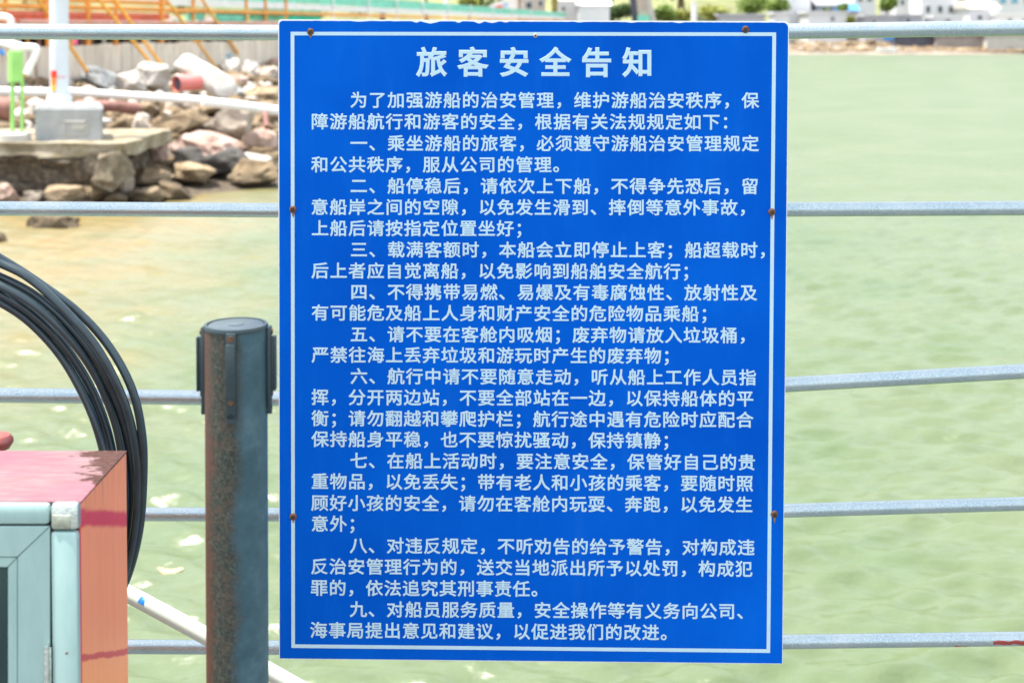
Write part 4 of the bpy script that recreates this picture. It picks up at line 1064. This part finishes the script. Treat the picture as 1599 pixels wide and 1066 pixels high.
bldg(1334, 1368, -40, 28, 186, 8, STUCCO, 'tall white house left of the green tree clump', grid_w((1343, 1358), (-22, -2), 6, 9))
bldg(1352, 1402, 27, 42, 168, 4, STUCG, 'low grey flat roofed building below the tree clump', [(1365, 34, 5, 5)], 'shed', cat='shed')
bldg(1400, 1440, 26, 42, 169, 4, STUCG, 'low dark grey building at the foot of the big white house', [(1418, 33, 6, 7)], 'shed', cat='shed')
bldg(1399, 1438, -30, 30, 184, 8, STUCCO, 'white house with pale lilac wall left of the big white house', grid_w((1409, 1427), (-16, 4), 5, 8))
bldg(1439, 1498, -70, 42, 178, 10, STUCCO, 'big white house with three visible windows in a row', grid_w((1449, 1468, 1485), (-52, -18, 15), 6, 10))
bldg(1460, 1504, 28, 42, 166, 4, STUCCO, 'low white annex in front of the big white house', [(1480, 34, 6, 5)], 'shed', cat='shed')
bldg(1514, 1560, 14, 42, 172, 6, STUCCO, 'low white building with a slanting roof right of the brown gap', [(1530, 28, 6, 6)], roof=1.0, roofm=STUCC)
bldg(1538, 1640, -60, 20, 182, 10, STUCCO, 'white house with blue windows at the right edge', grid_w((1548, 1566, 1584, 1604), (-40, 1), 9, 9), wm=BLUEW)
bldg(1556, 1660, 24, 44, 170, 5, WHT, 'long bright white low building at the right edge', [(1577, 33, 5, 5), (1600, 33, 5, 5)], 'shed', cat='shed')
# seafront
bldg(1398, 1458, 56, 69, 162, 3, DARKW, 'low dark boat shed on the beach below the top rail', (), 'boat_shed', cat='shed')
bldg(1462, 1542, 57, 72, 161, 3, M('brown_grey_wall', (.28, .24, .22), .85, 0, .25, .8, 0), 'brown grey hut wall on the beach, right of the dark boat shed', (), 'boat_shed', cat='shed')
bldg(1541, 1660, 55, 76, 159.5, 3, STUCC, 'pale stone seawall block on the beach at the right edge', (), 'seawall', cat='seawall')
# boats on the beach
def boat(u, v, w, Y, mat, label):
    c = P(u, v, Y); L = w / ppm(Y) / 2; t = thing('beached_boat', label, 'boat', c)
    bm = bmesh.new(); rings = []
    for i in range(9):
        s = i / 8 * 2 - 1; hw = .55 * (1 - abs(s) ** 2.5) + .05; sh = .12 * s * s
        rings.append([bm.verts.new(c + Vector((s * L, y * hw, z + sh))) for y, z in ((-1, .55), (-.8, .12), (0, 0), (.8, .12), (1, .55), (.85, .5), (0, .3), (-.85, .5))])
    for A, Bq in zip(rings, rings[1:]):
        for k in range(8): bm.faces.new((A[k], A[(k + 1) % 8], Bq[(k + 1) % 8], Bq[k]))
    bm.faces.new(rings[0]); bm.faces.new(rings[-1][::-1]); obj('hull', bm, mat, t, smooth=True)
    obj('seat', mk(box, c + Vector((0, 0, .5)), (.3, .8, .05)), TIMB, t)
boat(1385, 83, 32, 157, WHT, 'white rowing boat pulled up at the water edge below the top rail')
boat(1388, 65, 16, 161, ROOFB, 'small blue boat on the beach left of the dark shed')
rnd = random.Random(31)
for k, (u, v, w, lab) in enumerate(((1262, 72, 22, 'brown beach rock nearest the sign'), (1322, 70, 26, 'brown beach rock with a dark cleft, middle of the far beach'), (1345, 76, 20, 'low tan beach rock left of the white rowing boat'), (1432, 80, 26, 'tan beach rock below the dark boat shed'), (1500, 80, 24, 'tan beach rock below the brown grey hut wall'), (1360, 66, 18, 'dark beach rock above the low tan one'))):
    Y = 158.5 if v > 74 else 163; c = P(u, v, Y); s = w / ppm(Y) / 2
    tag(obj('beach_rock', rock_bm(c, (s, s, s * .42), 0, 300 + k, 8, .12, 2), ROCK['brown' if k % 2 else 'tan'](), loc=c, smooth=True), lab, 'rock', 'rocks on the far beach')
bm = bmesh.new()
for _ in range(700):
    x = rnd.uniform(30, 66); Y = 157.5 + 9 * rnd.random() ** 1.4; q = rnd.uniform(.1, .42)
    v_ = bmesh.ops.create_icosphere(bm, subdivisions=1, radius=1)['verts']
    for v in v_:
        w = v.co * (1 + rnd.uniform(-.25, .15)); v.co = Vector((x + w.x * q * 1.4, Y + w.y * q, far_z(Y, x) + .12 + w.z * q * .6))
tag(obj('beach_stones', bm, ROCK['brown']()), 'brown stones strewn along the far beach', 'stones', kind='stuff')
# trees and shrubs
LG = m_leaf('bright_leaves', (.10, .17, .025), (.22, .30, .06)); LD = m_leaf('deep_leaves', (.035, .08, .02), (.10, .16, .05)); LY_ = m_leaf('yellowish_leaves', (.20, .22, .04), (.32, .34, .08))
def tree(u0, u1, vt, vb, Y, mat, label, name='shrub', n=900, cat='shrub', size=.24, group='trees and shrubs on the far shore'):
    rnd = random.Random(int(u0 * 3 + vt)); c = P((u0 + u1) / 2, (vt + vb) / 2, Y); k = ppm(Y); rx, rz = (u1 - u0) / k / 2, (vb - vt) / k / 2
    g = far_z(Y, c.x); g = min(g, c.z - rz * .8)
    t = thing(name, label, cat, (c.x, Y, g), group)
    bm = bmesh.new()
    for _ in range(5):
        o = Vector((rnd.uniform(-.5, .5) * rx, rnd.uniform(-.5, .5) * rx, rnd.uniform(-.4, .4) * rz))
        leaf_cloud(bm, c + o, (rx * .62, rx * .6, rz * .62), n // 5, size, rnd)
    obj('crown', bm, mat, t)
    bm = bmesh.new(); tube(bm, [Vector((c.x, Y, g)), Vector((c.x + .1, Y, (g + c.z) / 2)), Vector((c.x, Y + .1, c.z + rz * .4))], [rx * .12 + .05, rx * .09 + .04, .03], 8)
    for q in range(4):
        a = q * 1.7; m0 = Vector((c.x, Y, c.z - rz * .4)); tube(bm, [m0, m0 + Vector((math.cos(a) * rx * .5, math.sin(a) * rx * .5, rz * .6))], [.07, .02], 6)
    obj('trunk', bm, BARK, t, smooth=True)
tree(1366, 1404, -14, 24, 176, LG, 'bright green tree clump between two white houses on the right', 'tree', 1400, 'tree')
tree(1308, 1324, 5, 20, 172, LG, 'small green shrub left of the blue roofed hut')
tree(1322, 1336, 24, 38, 169, LY_, 'yellow green shrub at the right end of the long low building')
tree(1284, 1298, 12, 24, 175, LD, 'dark green shrub in front of the small gabled house', n=300)
tree(1496, 1514, -10, 30, 190, LD, 'dark tree in the gap right of the big white house', 'tree', cat='tree')
tree(1196, 1232, -6, 26, 172, LG, 'bright shrub right behind the top right corner of the sign')
tree(1140, 1200, -18, 26, 176, LG, 'wide bright green bush above the right part of the sign', n=1500)
tree(1092, 1150, 8, 40, 168, LY_, 'yellow green bush just right of the white pillar', n=1300)
tree(1050, 1090, 14, 40, 166, LY_, 'yellow green bush left of the white pillar')
tree(1012, 1058, 4, 40, 164, LG, 'bright bush immediately right of the slanting chute', n=1200)
tree(1005, 1120, -60, 8, 196, LD, 'dark green tree high above the middle of the sign', 'tree', 2200, 'tree', .35)
tree(942, 990, 6, 40, 160, LD, 'rounded grey green bush left of the slanting chute', n=1300)
tree(925, 985, -40, 8, 178, LG, 'light green tree behind the white houses near the sign middle', 'tree', 1400, 'tree')
tree(716, 748, -12, 16, 150, LY_, 'yellowish tree above the mint netting left of the white tent', 'tree', 900, 'tree')
tree(742, 756, -8, 12, 152, LD, 'narrow dark shrub between the yellowish tree and the tent')
tree(640, 690, -50, 2, 165, LD, 'dark tree above the left half of the sign', 'tree', 1400, 'tree')
tree(556, 636, -66, -6, 165, LG, 'big light tree far beyond the jetty above the sign title', 'tree', 1400, 'tree')
# leafy post (palm like trunk)
t = thing('palm_tree', 'palm like tree with mossy yellow green trunk and brown foot between white houses', 'tree', P(865, 30, 150))
tubeo('trunk', [P(865, 34, 150), P(866, 10, 150), P(867, -40, 150)], .34, M('mossy_bark', (.22, .19, .05), .9, 0, .4, 1.5, .3), t)
tubeo('foot', [P(862, 36, 149.6), P(862, 22, 149.8)], .75, M('brown_foot', (.38, .24, .14), .9, 0, .3, 1.5, .3), t)
bm = bmesh.new(); leaf_cloud(bm, P(866, -60, 150), (2.6, 2.6, 1.4), 700, .3, random.Random(2)); obj('crown', bm, LD, t)
bldg(812, 852, -40, 34, 158, 6, STUCC, 'pale house with a grey green window behind the mint netting', [(826, 9, 9, 10), (844, 6, 6, 8)], roof=1.2, roofm=ROOFG)
bldg(868, 912, 2, 36, 156, 5, STUCCO, 'white house right of the mossy trunk', [(880, 14, 5, 5)], roof=.8, roofm=STUCC)
bldg(905, 952, 9, 38, 152, 5, WHT, 'bright white low house with pale blue wall beside the grey green bush', (), roof=.6, roofm=WHT)
bldg(880, 950, -40, 6, 172, 6, STUCC, 'cream upper house behind the white low houses', grid_w((895, 915, 935), (-20,), 6, 8))
bldg(1210, 1232, 22, 40, 166, 4, STUCCO, 'small white shed peeping out above the right corner of the sign', (), 'shed', cat='shed')
bldg(1124, 1195, 25, 42, 163, 3, STUCG, 'low pinkish grey wall at the foot of the wide bush', (), 'low_wall', cat='wall')
# white tent with red panel
t = thing('white_tent', 'white tent roof with a red stripe beyond the mint netting', 'tent', P(782, 30, 146)); Yt = 146
bm = bmesh.new(); ps = [P(748, 17, Yt), P(775, 4, Yt), P(800, -3, Yt), P(815, 2, Yt), P(815, 30, Yt), P(748, 30, Yt)]; prism(bm, ps, 4); obj('tent_cloth', bm, WHT, t)
bm = bmesh.new(); prism(bm, [P(763, 14, Yt - .03), P(782, 8, Yt - .03), P(786, 12, Yt - .03), P(765, 17, Yt - .03)], .02); obj('red_stripe', bm, M('red_cloth', (.75, .04, .05), .6, 0, .1, 1, 0), t)
bm = bmesh.new(); prism(bm, [P(784, 5, Yt - .03), P(793, 4, Yt - .03), P(793, 12, Yt - .03), P(786, 12, Yt - .03)], .02); obj('blue_patch', bm, M('pale_blue_cloth', (.35, .5, .65), .6, 0, .1, 1, 0), t)
# chute, pillar
t = thing('slanting_chute', 'tan slanting chute with a dark left side and a mint foot, above the sign', 'chute', P(1008, 34, 158))
for nm, u0, u1, u2, u3, mt_, dy in (('chute_bed', 996, 1010, 1022, 998, M('tan_board', (.42, .34, .28), .8, 0, .2, 1, 0), 0), ('dark_side', 986, 996, 999, 988, DARKW, .1), ('edge_board', 1008, 1014, 1026, 1018, STUCC, -.12)):
    bm = bmesh.new(); prism(bm, [P(u0 - 6, -30, 158 + dy), P(u1 - 6, -30, 158 + dy), P(u2, 36, 158 + dy), P(u3, 36, 158 + dy)], .8); obj(nm, bm, mt_, t)
bm = bmesh.new(); prism(bm, [P(996, 24, 157.6), P(1014, 24, 157.6), P(1016, 40, 157.6), P(996, 40, 157.6)], .3); obj('mint_foot', bm, MINT, t)
t = thing('white_pillar', 'slim white pillar among the bushes above the sign', 'pillar', P(1084, 40, 162)); tubeo('shaft', [P(1084, 44, 162), P(1084, 5, 162)], .33, WHT, t); tubeo('cap', [P(1084, 5, 162), P(1084, 3, 162)], .42, WHT, t)
t = thing('white_post', 'thin white post beyond the mint netting, left of the yellowish tree', 'post', P(697, 30, 150)); tubeo('shaft', [P(697, 34, 150), P(697, -60, 150)], .26, WHT, t); tubeo('cap', [P(697, -60, 150), P(697, -62, 150)], .34, WHT, t)
t = thing('brown_post', 'brown timber post at the corner of the pale house with the grey green window', 'post', P(811, 30, 145)); tubeo('shaft', [P(811, 34, 145), P(811, -50, 145)], .17, TIMB, t); tubeo('cap', [P(811, -50, 145), P(811, -52, 145)], .24, TIMB, t)
